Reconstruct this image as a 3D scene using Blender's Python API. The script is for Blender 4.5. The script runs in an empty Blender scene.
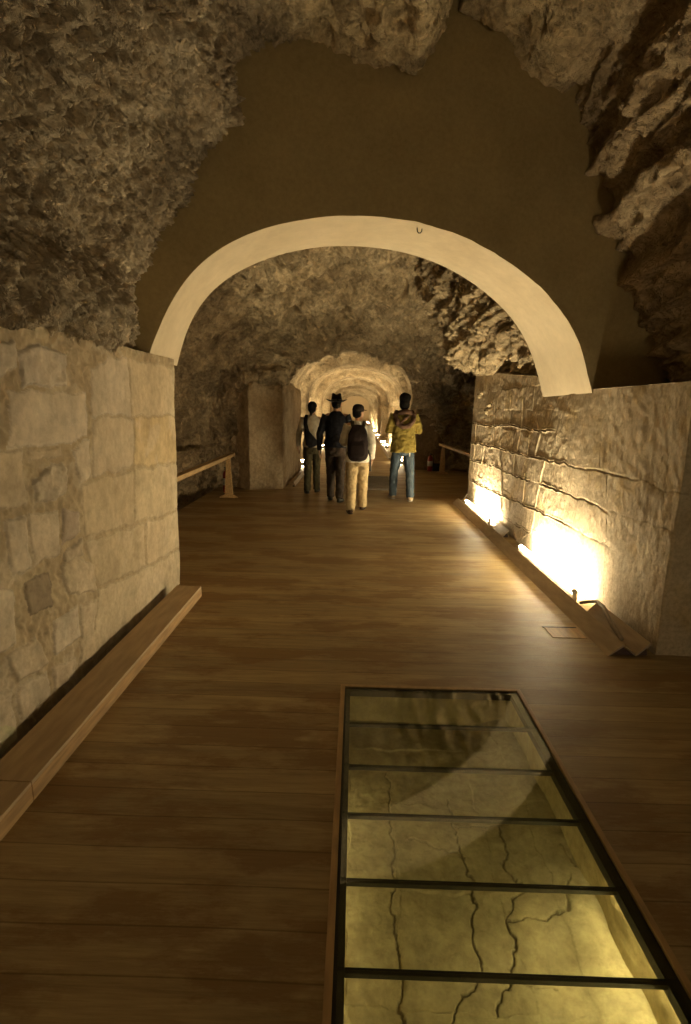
import bpy, bmesh, math, random
import numpy as np
from mathutils import Vector, Matrix

random.seed(4); RNG = np.random.RandomState(7)
SC = bpy.context.scene
COL = SC.collection

# ------------------------------------------------------------------ camera
W, H, F, EYE = 691.0, 1024.0, 510.0, 1.6
_r = math.radians(1.3)
_F = np.array([(356-W/2)/F, (408-H/2)/F, 1.0]); _F /= np.linalg.norm(_F)
_U = np.array([math.sin(_r), -math.cos(_r), 0.0]); _U -= _F*_U.dot(_F); _U /= np.linalg.norm(_U)
_X = np.cross(_F, _U)
if _X[0] < 0: _X = -_X
CM = np.stack([_X, _F, _U], 1)          # world -> camera (x right, y down, z forward)

def ray(px, py): return CM.T @ np.array([(px-W/2)/F, (py-H/2)/F, 1.0])
def on_floor(px, py, z=0.0):
    d = ray(px, py); return d*((z-EYE)/d[2]) + [0, 0, EYE]
def on_y(px, py, y, k=0.0):              # the plane Y = y + k*X
    d = ray(px, py); return d*(y/(d[1]-k*d[0])) + [0, 0, EYE]
def on_x(px, py, x):
    d = ray(px, py); return d*(x/d[0]) + [0, 0, EYE]

cam = bpy.data.cameras.new('camera'); co = bpy.data.objects.new('camera', cam); COL.objects.link(co)
cam.sensor_fit = 'VERTICAL'; cam.sensor_height = 24.0; cam.lens = 24.0*F/H; cam.clip_start = 0.05; cam.clip_end = 300
m = Matrix.Identity(4)
for i in range(3):
    m[i][0] = CM[0, i]; m[i][1] = -CM[1, i]; m[i][2] = -CM[2, i]
m[2][3] = EYE
co.matrix_world = m; SC.camera = co

# ------------------------------------------------------------------ noise
_p = np.arange(256); RNG.shuffle(_p); PERM = np.concatenate([_p, _p, _p])
GR = RNG.normal(size=(256, 3)); GR /= np.linalg.norm(GR, axis=1)[:, None]
def perlin(P):
    sh = P.shape[:-1]; P = P.reshape(-1, 3)
    i = np.floor(P).astype(int); f = P-i; i &= 255
    u = f*f*f*(f*(f*6-15)+10); out = 0
    for a in (0, 1):
        for b in (0, 1):
            for c in (0, 1):
                g = GR[PERM[PERM[PERM[(i[:, 0]+a) & 255]+((i[:, 1]+b) & 255)]+((i[:, 2]+c) & 255)]]
                d = ((f-[a, b, c])*g).sum(1)
                w = (u[:, 0] if a else 1-u[:, 0])*(u[:, 1] if b else 1-u[:, 1])*(u[:, 2] if c else 1-u[:, 2])
                out = out + w*d
    return (out*1.6).reshape(sh)
def fbm(P, f, o=4, g=0.5):
    s = 0; a = 1.0
    for k in range(o):
        s = s + a*perlin(P*f+17.3*k); a *= g; f *= 2.03
    return s
def ridge(P, f, o=3, g=0.5):
    s = 0; a = 1.0
    for k in range(o):
        s = s + a*(0.5-np.abs(perlin(P*f+31.7*k))*1.6); a *= g; f *= 2.07
    return s
def smooth(e0, e1, x):
    t = np.clip((x-e0)/(e1-e0), 0, 1); return t*t*(3-2*t)

# ------------------------------------------------------------------ object helpers
def link(name, me, mat=None, parent=None):
    o = bpy.data.objects.new(name, me); COL.objects.link(o)
    for mm in (mat if isinstance(mat, (list, tuple)) else [mat]):
        if mm: me.materials.append(mm)
    if parent: o.parent = parent
    return o
def tag(o, label=None, cat=None, group=None, kind=None):
    if label: o['label'] = label
    if cat: o['category'] = cat
    if group: o['group'] = group
    if kind: o['kind'] = kind
    return o
def empty(name, loc, rz=0.0):
    o = bpy.data.objects.new(name, None); COL.objects.link(o); o.location = loc; o.rotation_euler = (0, 0, rz)
    o.empty_display_size = 0.1
    return o
def blur(A, n):
    for _ in range(n):
        B = A.copy(); B[1:-1] = (A[:-2]+2*A[1:-1]+A[2:])/4; A = B.copy()
        A[:, 1:-1] = (B[:, :-2]+2*B[:, 1:-1]+B[:, 2:])/4
    return A
def normals(P):
    du = np.gradient(P, axis=0); dv = np.gradient(P, axis=1)
    n = np.cross(du, dv); return n/np.maximum(np.linalg.norm(n, axis=2), 1e-9)[..., None]
def grid(name, P, mat, parent=None, col=None, flip=False, smoothf=True, extra=None):
    nu, nv = P.shape[:2]
    v = P.reshape(-1, 3)
    idx = np.arange(nu*nv).reshape(nu, nv)
    q = np.stack([idx[:-1, :-1], idx[1:, :-1], idx[1:, 1:], idx[:-1, 1:]], -1).reshape(-1, 4)
    if flip: q = q[:, ::-1]
    if extra is not None:                  # extra quads given as (verts, faces)
        ev, ef = extra; q = np.concatenate([q, np.array(ef)+len(v)]); v = np.concatenate([v, np.array(ev)])
    me = bpy.data.meshes.new(name)
    me.vertices.add(len(v)); me.vertices.foreach_set('co', v.astype(np.float32).ravel())
    me.loops.add(q.size); me.loops.foreach_set('vertex_index', q.astype(np.int32).ravel())
    me.polygons.add(len(q)); me.polygons.foreach_set('loop_start', np.arange(0, q.size, 4, dtype=np.int32))
    me.update(calc_edges=True); me.validate()
    if smoothf: me.polygons.foreach_set('use_smooth', np.ones(len(me.polygons), bool))
    if col is not None:
        c = col.reshape(-1, col.shape[-1])
        if extra is not None: c = np.concatenate([c, np.repeat(c.mean(0)[None], len(v)-len(c), 0)])
        ca = me.color_attributes.new('tint', 'FLOAT_COLOR', 'POINT')
        ca.data.foreach_set('color', np.concatenate([c, np.ones((len(c), 1))], 1).astype(np.float32).ravel())
    return link(name, me, mat, parent)
def resample(pts, n):
    pts = np.array(pts, float); d = np.r_[0, np.cumsum(np.linalg.norm(np.diff(pts, axis=0), axis=1))]
    t = np.linspace(0, d[-1], n); return np.stack([np.interp(t, d, pts[:, k]) for k in range(pts.shape[1])], 1)
def bx(bm, x0, x1, y0, y1, z0, z1):
    vs = [bm.verts.new((x, y, z)) for x in (x0, x1) for y in (y0, y1) for z in (z0, z1)]
    for f in ((0, 1, 3, 2), (4, 6, 7, 5), (0, 4, 5, 1), (2, 3, 7, 6), (0, 2, 6, 4), (1, 5, 7, 3)): bm.faces.new([vs[i] for i in f])
def prism(bm, poly, a, b, axis='y'):      # poly in (x,z) swept along y (or (y,z) along x)
    def P(p, t): return (p[0], t, p[1]) if axis == 'y' else ((t, p[0], p[1]) if axis == 'x' else (p[0], p[1], t))
    A = [bm.verts.new(P(p, a)) for p in poly]; B = [bm.verts.new(P(p, b)) for p in poly]; n = len(poly)
    bm.faces.new(A[::-1]); bm.faces.new(B)
    for i in range(n): bm.faces.new((A[i], A[(i+1) % n], B[(i+1) % n], B[i]))
def tube(bm, pts, rad, ref=(1, 0, 0), n=16, cap=0.5):
    pts = [Vector(p) for p in pts]; rad = [r if isinstance(r, tuple) else (r, r) for r in rad]; ref = Vector(ref)
    fr = []
    for i, p in enumerate(pts):
        t = (pts[min(i+1, len(pts)-1)]-pts[max(i-1, 0)]).normalized()
        a = (ref-t*ref.dot(t)).normalized(); fr.append((t, a, t.cross(a)))
    rings = []
    if cap:
        t, a, b = fr[0]; r = rad[0]; h = min(r)*cap
        for s in (0.35, 0.75): rings.append((pts[0]-t*h*math.sqrt(1-s*s), a, b, (r[0]*s, r[1]*s)))
    for p, (t, a, b), r in zip(pts, fr, rad): rings.append((p, a, b, r))
    if cap:
        t, a, b = fr[-1]; r = rad[-1]; h = min(r)*cap
        for s in (0.75, 0.35): rings.append((pts[-1]+t*h*math.sqrt(1-s*s), a, b, (r[0]*s, r[1]*s)))
    R = [[bm.verts.new(p+a*(r[0]*math.cos(2*math.pi*k/n))+b*(r[1]*math.sin(2*math.pi*k/n))) for k in range(n)] for p, a, b, r in rings]
    for A, B in zip(R, R[1:]):
        for k in range(n): bm.faces.new((A[k], A[(k+1) % n], B[(k+1) % n], B[k]))
    bm.faces.new(R[0][::-1]); bm.faces.new(R[-1])
def lathe(bm, prof, n=24, c=(0, 0, 0), sx=1, sy=1):
    R = [[bm.verts.new((c[0]+r*sx*math.cos(2*math.pi*k/n), c[1]+r*sy*math.sin(2*math.pi*k/n), c[2]+z)) for k in range(n)] for r, z in prof]
    for A, B in zip(R, R[1:]):
        for k in range(n): bm.faces.new((A[k], A[(k+1) % n], B[(k+1) % n], B[k]))
    if prof[0][0] > 1e-6: bm.faces.new(R[0][::-1])
    if prof[-1][0] > 1e-6: bm.faces.new(R[-1])
def ell(bm, c, r, n=16):
    bmesh.ops.create_uvsphere(bm, u_segments=n, v_segments=max(8, n//2+2), radius=1.0,
                              matrix=Matrix.Translation(c) @ Matrix.Diagonal((r[0], r[1], r[2], 1)))
def done(name, bm, mat, parent=None, bevel=0, sm=False, remesh=0, rough=0, smooth_it=0):
    bmesh.ops.remove_doubles(bm, verts=bm.verts, dist=1e-6)
    bmesh.ops.recalc_face_normals(bm, faces=bm.faces)
    me = bpy.data.meshes.new(name); bm.to_mesh(me); bm.free()
    if sm:
        for p in me.polygons: p.use_smooth = True
    o = link(name, me, mat, parent)
    if remesh:
        r = o.modifiers.new('r', 'REMESH'); r.mode = 'VOXEL'; r.voxel_size = remesh; r.use_smooth_shade = True
        if smooth_it:
            s = o.modifiers.new('s', 'SMOOTH'); s.iterations = smooth_it; s.factor = 0.5
        if rough:
            t = bpy.data.textures.new('folds', 'CLOUDS'); t.noise_scale = 0.07; t.noise_depth = 1
            d = o.modifiers.new('d', 'DISPLACE'); d.texture = t; d.strength = rough; d.mid_level = 0.5
    if bevel:
        b = o.modifiers.new('b', 'BEVEL'); b.width = bevel; b.segments = 2; b.limit_method = 'ANGLE'
    return o
def NB(): return bmesh.new()

# ------------------------------------------------------------------ materials
def newmat(name):
    mt = bpy.data.materials.new(name); mt.use_nodes = True; nt = mt.node_tree
    return mt, nt, nt.nodes['Principled BSDF']
def nd(nt, typ, **kw):
    n = nt.nodes.new(typ)
    for k, v in kw.items():
        if hasattr(n, k): setattr(n, k, v)
        else: n.inputs[k].default_value = v
    return n
def ramp(nt, src, stops):
    r = nt.nodes.new('ShaderNodeValToRGB'); e = r.color_ramp.elements
    while len(e) < len(stops): e.new(0.5)
    for el, (p, c) in zip(e, stops): el.position = p; el.color = (*c, 1)
    nt.links.new(src, r.inputs[0]); return r.outputs[0]
def coords(nt, scale=(1, 1, 1), rot=(0, 0, 0)):
    tc = nt.nodes.new('ShaderNodeTexCoord'); mp = nd(nt, 'ShaderNodeMapping'); mp.inputs['Scale'].default_value = scale
    mp.inputs['Rotation'].default_value = rot
    nt.links.new(tc.outputs['Object'], mp.inputs[0]); return mp.outputs[0]
def bump(nt, src, strength, dist, prev=None):
    b = nd(nt, 'ShaderNodeBump', Strength=strength, Distance=dist); nt.links.new(src, b.inputs['Height'])
    if prev: nt.links.new(prev, b.inputs['Normal'])
    return b.outputs[0]
def mix(nt, mode, fac, a, b):
    m_ = nt.nodes.new('ShaderNodeMix'); m_.data_type = 'RGBA'; m_.blend_type = mode
    for s, v in ((0, fac), (6, a), (7, b)):
        if hasattr(v, 'links'): nt.links.new(v, m_.inputs[s])
        else: m_.inputs[s].default_value = (*v, 1) if isinstance(v, tuple) else v
    return m_.outputs[2]
def stone(name, c0, c1, c2, sc=3.0, bsc=30, bstr=0.5, bd=0.01, tint=False, scale=(1, 1, 1), rot=(0, 0, 0), rough=0.9, pits=0, gf=0.8):
    mt, nt, bs = newmat(name); v = coords(nt, scale, rot)
    n1 = nd(nt, 'ShaderNodeTexNoise', Scale=sc, Detail=8.0, Roughness=0.65); nt.links.new(v, n1.inputs[0])
    n2 = nd(nt, 'ShaderNodeTexNoise', Scale=bsc, Detail=8.0, Roughness=0.7); nt.links.new(v, n2.inputs[0])
    c = ramp(nt, n1.outputs[0], [(0.3, c0), (0.5, c1), (0.7, c2)])
    g = ramp(nt, n2.outputs[0], [(0.3, (.62, .62, .62)), (0.62, (1.15, 1.15, 1.15))])
    c = mix(nt, 'MULTIPLY', gf, c, g)
    if tint:
        a = nd(nt, 'ShaderNodeVertexColor'); a.layer_name = 'tint'; c = mix(nt, 'MULTIPLY', 1.0, c, a.outputs[0])
    nt.links.new(c, bs.inputs['Base Color']); bs.inputs['Roughness'].default_value = rough
    bs.inputs['Specular IOR Level'].default_value = 0.2
    nb = bump(nt, n2.outputs[0], bstr, bd)
    if pits:
        vo = nd(nt, 'ShaderNodeTexNoise', Scale=float(pits), Detail=4.0, Roughness=0.75, Distortion=0.8); nt.links.new(v, vo.inputs[0])
        pr_ = ramp(nt, vo.outputs[0], [(0.36, (0, 0, 0)), (0.50, (1, 1, 1))])
        nb = bump(nt, pr_, 0.8, 0.4/pits, nb)
    nt.links.new(nb, bs.inputs['Normal']); return mt
def plain(name, c, rough=0.6, metal=0, var=0.15, sc=25, bstr=0.15, bd=0.004, scale=(1, 1, 1), spec=0.4):
    mt, nt, bs = newmat(name); v = coords(nt, scale)
    n1 = nd(nt, 'ShaderNodeTexNoise', Scale=float(sc), Detail=5.0); nt.links.new(v, n1.inputs[0])
    lo = tuple(x*(1-var) for x in c); hi = tuple(min(1, x*(1+var)) for x in c)
    nt.links.new(ramp(nt, n1.outputs[0], [(0.35, lo), (0.65, hi)]), bs.inputs['Base Color'])
    bs.inputs['Roughness'].default_value = rough; bs.inputs['Metallic'].default_value = metal
    bs.inputs['Specular IOR Level'].default_value = spec
    nt.links.new(bump(nt, n1.outputs[0], bstr, bd), bs.inputs['Normal']); return mt
def emit(name, c, s):
    mt = bpy.data.materials.new(name); mt.use_nodes = True; nt = mt.node_tree; nt.nodes.clear()
    e = nd(nt, 'ShaderNodeEmission', Strength=s); e.inputs[0].default_value = (*c, 1); o = nt.nodes.new('ShaderNodeOutputMaterial')
    nt.links.new(e.outputs[0], o.inputs[0]); return mt
def wood_planks(name):
    mt, nt, bs = newmat(name)
    tc = nt.nodes.new('ShaderNodeTexCoord'); sp = nt.nodes.new('ShaderNodeSeparateXYZ'); nt.links.new(tc.outputs['Object'], sp.inputs[0])
    def M(op, a, b=0.0, c=0.0):
        n = nt.nodes.new('ShaderNodeMath'); n.operation = op
        for i, q in enumerate((a, b, c)):
            if hasattr(q, 'links'): nt.links.new(q, n.inputs[i])
            else: n.inputs[i].default_value = q
        return n.outputs[0]
    wob = nd(nt, 'ShaderNodeTexNoise', Scale=0.7, Detail=1.0); nt.links.new(tc.outputs['Object'], wob.inputs[0])
    yy = M('DIVIDE', M('ADD', sp.outputs[1], M('MULTIPLY', wob.outputs[0], 0.03)), 0.145)
    idx = M('FLOOR', yy); fr = M('FRACT', yy)
    wn = nt.nodes.new('ShaderNodeTexWhiteNoise'); wn.noise_dimensions = '1D'; nt.links.new(idx, wn.inputs['W'])
    # per-board shift of the grain
    cb = nt.nodes.new('ShaderNodeCombineXYZ')
    nt.links.new(M('ADD', M('MULTIPLY', sp.outputs[0], 0.9), M('MULTIPLY', wn.outputs[0], 37.0)), cb.inputs[0])
    nt.links.new(M('MULTIPLY', sp.outputs[1], 11.0), cb.inputs[1]); nt.links.new(idx, cb.inputs[2])
    gn = nd(nt, 'ShaderNodeTexNoise', Scale=1.6, Detail=6.0, Roughness=0.6, Distortion=0.6); nt.links.new(cb.outputs[0], gn.inputs[0])
    cb2 = nt.nodes.new('ShaderNodeCombineXYZ')
    nt.links.new(M('MULTIPLY', sp.outputs[0], 3.0), cb2.inputs[0]); nt.links.new(M('MULTIPLY', sp.outputs[1], 60.0), cb2.inputs[1]); nt.links.new(wn.outputs[0], cb2.inputs[2])
    fn = nd(nt, 'ShaderNodeTexNoise', Scale=2.0, Detail=5.0, Roughness=0.7); nt.links.new(cb2.outputs[0], fn.inputs[0])
    cb3 = nt.nodes.new('ShaderNodeCombineXYZ')
    nt.links.new(M('MULTIPLY', sp.outputs[0], 0.5), cb3.inputs[0]); nt.links.new(M('MULTIPLY', sp.outputs[1], 1.5), cb3.inputs[1])
    pn = nd(nt, 'ShaderNodeTexNoise', Scale=2.0, Detail=7.0, Roughness=0.72); nt.links.new(cb3.outputs[0], pn.inputs[0])
    c = ramp(nt, gn.outputs[0], [(0.3, (.28, .205, .10)), (0.5, (.40, .30, .15)), (0.7, (.48, .37, .195))])
    c = mix(nt, 'MULTIPLY', 0.5, c, ramp(nt, fn.outputs[0], [(0.3, (.6, .55, .5)), (0.6, (1.1, 1.1, 1.1))]))
    c = mix(nt, 'MULTIPLY', 0.6, c, ramp(nt, wn.outputs[0], [(0.0, (.72, .7, .68)), (1.0, (1.15, 1.15, 1.15))]))
    c = mix(nt, 'MIX', M('MULTIPLY', ramp(nt, pn.outputs[0], [(0.47, (0, 0, 0)), (0.56, (1, 1, 1))]), 0.72), c, (.22, .125, .045))
    joint = ramp(nt, fr, [(0.0, (.45, .4, .34)), (0.03, (1, 1, 1)), (0.97, (1, 1, 1)), (1.0, (.45, .4, .34))])
    c = mix(nt, 'MULTIPLY', 0.85, c, joint)
    nt.links.new(c, bs.inputs['Base Color'])
    nt.links.new(ramp(nt, gn.outputs[0], [(0.3, (.38, .38, .38)), (0.7, (.6, .6, .6))]), bs.inputs['Roughness'])
    bs.inputs['Specular IOR Level'].default_value = 0.35
    b1 = bump(nt, joint, 0.2, 0.003); b1 = bump(nt, fn.outputs[0], 0.25, 0.004, b1)
    nt.links.new(b1, bs.inputs['Normal']); return mt

LC = (1.0, 0.78, 0.44)
M_rock = stone('hewn_rock', (.27, .215, .145), (.56, .465, .335), (.76, .66, .50), sc=2.2, bsc=30, bstr=1.0, bd=0.03, tint=True, pits=13)
M_cave = stone('cave_rock', (.27, .21, .135), (.53, .43, .29), (.70, .59, .42), sc=1.3, bsc=16, bstr=1.0, bd=0.035, tint=True, pits=6, gf=1.0)
M_mas = stone('masonry', (.43, .365, .28), (.53, .46, .355), (.61, .545, .43), sc=3.5, bsc=17, bstr=0.45, bd=0.008, tint=True, gf=.55)
M_masr = stone('masonry_ashlar', (.42, .35, .25), (.52, .445, .33), (.58, .51, .385), sc=2.5, bsc=30, bstr=0.5, bd=0.008, tint=True)
M_soffit = stone('arch_render', (.60, .50, .34), (.66, .56, .39), (.70, .60, .43), sc=2.0, bsc=9, bstr=0.12, bd=0.004, gf=0.2)
M_plaster = stone('arch_render_shaded', (.33, .255, .13), (.37, .29, .15), (.41, .32, .165), sc=1.5, bsc=30, bstr=0.1, bd=0.004, gf=.4)  # darker copy of the arch render; weaker light on the face put into colour
M_kerb = plain('kerb_top', (.46, .335, .195), .55, var=.12, sc=5, scale=(6, 1, 6))
M_pale = stone('tunnel_plaster', (.34, .26, .17), (.46, .37, .25), (.55, .46, .33), sc=2.0, bsc=22, bstr=0.4, bd=0.01, tint=True)
M_floor = wood_planks('plank_floor')
M_wood = plain('pine_board', (.42, .27, .12), 0.55, var=0.25, sc=6, scale=(6, .8, 6))
M_woodgrey = plain('painted_board', (.41, .325, .235), 0.6, var=0.12, sc=5, scale=(5, 1, 5))
M_trim = plain('brass_brown_trim', (.45, .30, .14), 0.45, var=0.15, sc=8, scale=(4, 1, 4))
M_black = plain('black_steel', (.018, .017, .012), 0.5, var=0.2)
M_dark = plain('dark_recess', (.03, .024, .018), 0.9, var=0.2)
M_metal = plain('grey_metal', (.22, .2, .18), 0.4, 0.8)
M_red = plain('red_paint', (.20, .02, .015), 0.3, var=0.05)
M_label = plain('white_label', (.5, .48, .43), 0.6, var=0.05)
M_cable = plain('grey_cable', (.30, .25, .19), 0.6, var=0.1)
M_pit = stone('pit_slabs', (.36, .30, .18), (.47, .41, .26), (.55, .49, .33), sc=2.2, bsc=22, bstr=0.6, bd=0.01, tint=True)
M_tube = emit('lit_tube', (1.0, 0.82, 0.50), 350.0)
M_up = emit('lit_floodlight', (1.0, 0.82, 0.50), 330.0)
M_pitfill = emit('added_pit_tube', (1.0, 0.78, 0.37), 75.0)
M_pitlow = emit('added_pit_tube_dim', (1.0, 0.80, 0.40), 24.0)
def glass_mat(name, tint, g=1.5):
    mt = bpy.data.materials.new(name); mt.use_nodes = True; nt = mt.node_tree; nt.nodes.clear()
    t = nt.nodes.new('ShaderNodeBsdfTransparent'); t.inputs[0].default_value = (*tint, 1)
    gl = nt.nodes.new('ShaderNodeBsdfGlossy'); gl.inputs['Roughness'].default_value = 0.03; gl.inputs[0].default_value = (1, 1, 1, 1)
    fr = nd(nt, 'ShaderNodeFresnel', IOR=g); mx = nt.nodes.new('ShaderNodeMixShader'); o = nt.nodes.new('ShaderNodeOutputMaterial')
    ge = nt.nodes.new('ShaderNodeNewGeometry'); mr = nt.nodes.new('ShaderNodeMapRange'); mr.inputs['To Min'].default_value = g; mr.inputs['To Max'].default_value = 1/g   # the Fresnel node inverts the index on the far face
    nt.links.new(ge.outputs['Backfacing'], mr.inputs['Value']); nt.links.new(mr.outputs[0], fr.inputs['IOR'])
    nt.links.new(fr.outputs[0], mx.inputs[0]); nt.links.new(t.outputs[0], mx.inputs[1]); nt.links.new(gl.outputs[0], mx.inputs[2])
    nt.links.new(mx.outputs[0], o.inputs[0]); return mt
M_glass = glass_mat('floor_glass', (.90, .93, .84))

# ------------------------------------------------------------------ floor
AF = lambda px, py: on_y(px, py, 4.23, 0.18)      # front face plane of the cross arch: Y = 4.23 + 0.18 X
bm = NB()
PX0, PX1, PY0, PY1 = -0.03, 0.975, 0.25, 2.72      # opening of the glazed pit
for r in ((-1.5, PX0, -2.5, 4.3), (PX0, PX1, -2.5, PY0), (PX0, PX1, PY1, 4.3), (PX1, 2.06, -2.5, 4.3), (2.06, 5.2, -2.5, 3.24),
          (-2.7, 2.06, 4.3, 9.15), (-2.7, 4.2, 9.15, 13.9), (-1.9, 1.9, 13.9, 62)):
    bx(bm, r[0], r[1], r[2], r[3], -0.05, 0.0)
floor = tag(done('floor', bm, M_floor), kind='structure')

# ------------------------------------------------------------------ masonry helpers
def poly_sd(P, poly):
    poly = np.array(poly); n = len(poly); d = np.full(P.shape[:-1], 1e9); ins = np.zeros(P.shape[:-1], bool)
    for i in range(n):
        a, b = poly[i], poly[(i+1) % n]; e = b-a; w = P-a
        t = np.clip((w@e)/(e@e), 0, 1); d = np.minimum(d, np.linalg.norm(w-t[..., None]*e, axis=-1))
        c = ((a[1] > P[..., 1]) != (b[1] > P[..., 1])); 
        with np.errstate(divide='ignore', invalid='ignore'):
            x = (b[0]-a[0])*(P[..., 1]-a[1])/(b[1]-a[1])+a[0]
        ins ^= c & (P[..., 0] < x)
    return np.where(ins, d, -d)
def seg_d(P, pts):
    d = np.full(P.shape[:-1], 1e9); pts = np.array(pts)
    for a, b in zip(pts[:-1], pts[1:]):
        e = b-a; w = P-a; t = np.clip((w@e)/max(e@e, 1e-9), 0, 1); d = np.minimum(d, np.linalg.norm(w-t[..., None]*e, axis=-1))
    return d

# ------------------------------------------------------------------ left masonry wall (X = -1.57)
XL = -1.57; YE = 4.40
def wl(pts, s=3.141, ox=0, oy=320): return [on_x(x/s+ox, y/s+oy, XL)[1:] for x, y in pts]
stones = [  # (outline, roughness, colour)
 ([(8, 215), (120, 232), (258, 225), (262, 370), (165, 392), (10, 398)], .4, (1.10, 1.08, 1.06)),
 ([(35, 100), (100, 78), (190, 112), (192, 205), (60, 212)], 1.5, (.98, .97, .98)),
 ([(272, 150), (330, 125), (392, 118), (400, 296), (272, 302)], .5, (1.0, .97, .93)),
 ([(398, 122), (470, 140), (575, 158), (580, 300), (402, 297)], .3, (1.02, .96, .84)),
 ([(275, 310), (408, 302), (413, 455), (280, 495)], .4, (.95, .90, .82)),
 ([(415, 302), (580, 300), (580, 448), (417, 455)], .3, (1.02, .92, .70)),
 ([(218, 408), (268, 380), (272, 498), (240, 512)], .7, (1.05, 1.04, 1.02)),
 ([(246, 518), (410, 468), (413, 636), (258, 686)], .4, (.92, .86, .74)),
 ([(417, 466), (580, 450), (580, 584), (417, 636)], .3, (.98, .93, .80)),
 ([(260, 702), (412, 648), (450, 640), (452, 778), (305, 836)], .5, (.93, .88, .76)),
 ([(457, 634), (580, 592), (580, 700), (460, 772)], .3, (1.02, .97, .86)),
 ([(300, 850), (450, 785), (580, 708), (580, 830), (370, 1010), (305, 1060)], .4, (.98, .94, .84)),
 ([(-40, 408), (60, 402), (80, 578), (-40, 604)], .5, (.98, .93, .84)),
 ([(80, 412), (180, 400), (184, 436), (85, 446)], .7, (.95, .88, .78)),
 ([(95, 512), (150, 450), (198, 470), (200, 548), (110, 572)], 2.0, (.95, .93, .9)),
 ([(80, 606), (178, 592), (182, 735), (102, 772)], .5, (1.02, .99, .94)),
 ([(6, 642), (70, 612), (88, 776), (34, 802), (12, 762)], .9, (.98, .96, .93)),
 ([(72, 822), (150, 790), (162, 898), (98, 930)], .6, (.55, .50, .44)),
 ([(188, 596), (240, 602), (244, 676), (192, 706)], .8, (.80, .75, .74)),
 ([(-30, 862), (48, 872), (50, 958), (-30, 990)], 1.0, (1, .98, .94)),
 ([(166, 942), (240, 902), (254, 1000), (172, 1040)], .8, (.98, .97, .95)),
 ([(182, 770), (235, 740), (290, 760), (296, 850), (205, 872)], 1.2, (.92, .88, .80)),
 ([(-30, 62), (28, 60), (36, 150), (-30, 165)], 1.2, (1.02, 1, .98)),
 ([(195, 730), (250, 690), (255, 735), (200, 760)], 1.2, (.9, .86, .8)),
 ([(250, 900), (298, 880), (300, 1040), (262, 1075)], .7, (.97, .93, .85)),
]
def wl2(pts): return wl(pts, 2.0, 0, 560)
stones2 = [([(-20, 60), (28, 62), (34, 160), (-20, 190)], .9, (.98, .96, .92)), ([(8, 190), (70, 152), (96, 208), (30, 250)], 1.0, (.96, .92, .85)),
 ([(100, 215), (150, 195), (152, 232), (110, 262)], .9, (.95, .9, .83)), ([(-20, 262), (22, 258), (30, 330), (-20, 380)], 1.0, (.95, .92, .87)),
 ([(34, 262), (90, 226), (100, 270), (40, 322)], .8, (.98, .95, .9)), ([(160, 165), (215, 120), (240, 150), (162, 212)], .6, (.95, .9, .8))]
ny, nz = 900, 330
U = np.linspace(-2.4, YE, ny)
hseg = np.concatenate([U, YE+np.linspace(0.02, 2.2, 60)])    # wraps round the end of the wall
Z = np.linspace(-0.25, 1.97, nz)
A = np.stack(np.meshgrid(hseg, Z, indexing='ij'), -1)
wpA = np.concatenate([A, np.zeros(A.shape[:-1]+(1,))], -1)
warp = A + np.stack([fbm(wpA, 5, 5, .6)*.022, fbm(wpA+9, 5, 5, .6)*.022], -1)
hgt = np.full(A.shape[:-1], -1.0); colr = np.ones(A.shape[:-1]+(3,))*np.array([.84, .77, .64]); rghm = np.full(A.shape[:-1], .9)
allst = [(wl(p), r, c) for p, r, c in stones]+[(wl2(p), r, c) for p, r, c in stones2]
random.seed(11)                                              # courses of random blocks nearer the camera than the frame shows
zc = 0.02
while zc < 1.95:
    hh = random.uniform(.16, .3); yc = -2.4
    while yc < 1.85:
        ww = random.uniform(.14, .4)
        allst.append(([(yc+.012, zc+.01), (yc+ww-.012, zc+.012), (yc+ww-.01, zc+hh-.01), (yc+.01, zc+hh-.014)], random.uniform(.4, 1.4), (random.uniform(.9, 1.04), random.uniform(.86, 1.0), random.uniform(.76, .94))))
        yc += ww
    zc += hh
sid = np.zeros(A.shape[:-1], int)
for i, (poly, rg, c) in enumerate(allst):
    poly = np.array(poly); lo, hi = poly.min(0)-.05, poly.max(0)+.05
    iu = (hseg >= lo[0]) & (hseg <= hi[0]); iz = (Z >= lo[1]) & (Z <= hi[1])
    if not iu.any() or not iz.any(): continue
    ix = np.ix_(iu, iz); sd = poly_sd(warp[ix], poly)
    m1 = (sd > -0.004) & (sd > hgt[ix]); sub = hgt[ix]; sub[m1] = sd[m1]; hgt[ix] = sub
    cc = colr[ix]; cc[m1] = c; colr[ix] = cc; rr = rghm[ix]; rr[m1] = rg; rghm[ix] = rr; ss = sid[ix]; ss[m1] = i; sid[ix] = ss
inst = hgt > -0.004
edge = smooth(-0.004, 0.014, hgt)
D = -.004+edge*(.004+.012*np.clip(rghm-.3, 0, .8)) + rghm*.006*fbm(wpA, 14, 4)*(0.3+.7*edge) + .012*fbm(wpA, 1.5, 2) + np.where(inst, 0, .010*fbm(wpA, 22, 3)) - .008*rghm*np.maximum(0, ridge(wpA, 9, 3)-.45)
yy = np.where(hseg[:, None] <= YE, hseg[:, None], YE); over = np.maximum(0, hseg-YE)[:, None]
rnd = 0.0
P = np.stack([XL-over+0*A[..., 0], yy+0*A[..., 0], A[..., 1]], -1)
nrm = np.zeros_like(P); nrm[..., 0] = (over == 0); nrm[..., 1] = (over > 0)
nrm /= np.linalg.norm(nrm, axis=-1)[..., None]
P[..., 0] += np.clip(A[..., 1], 0, 2)*.016
P = P + nrm*D[..., None]
colr = colr*(1+.12*fbm(wpA, 5, 4)+.05*fbm(wpA*[3, .5, 1], 8, 3))[..., None]
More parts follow.
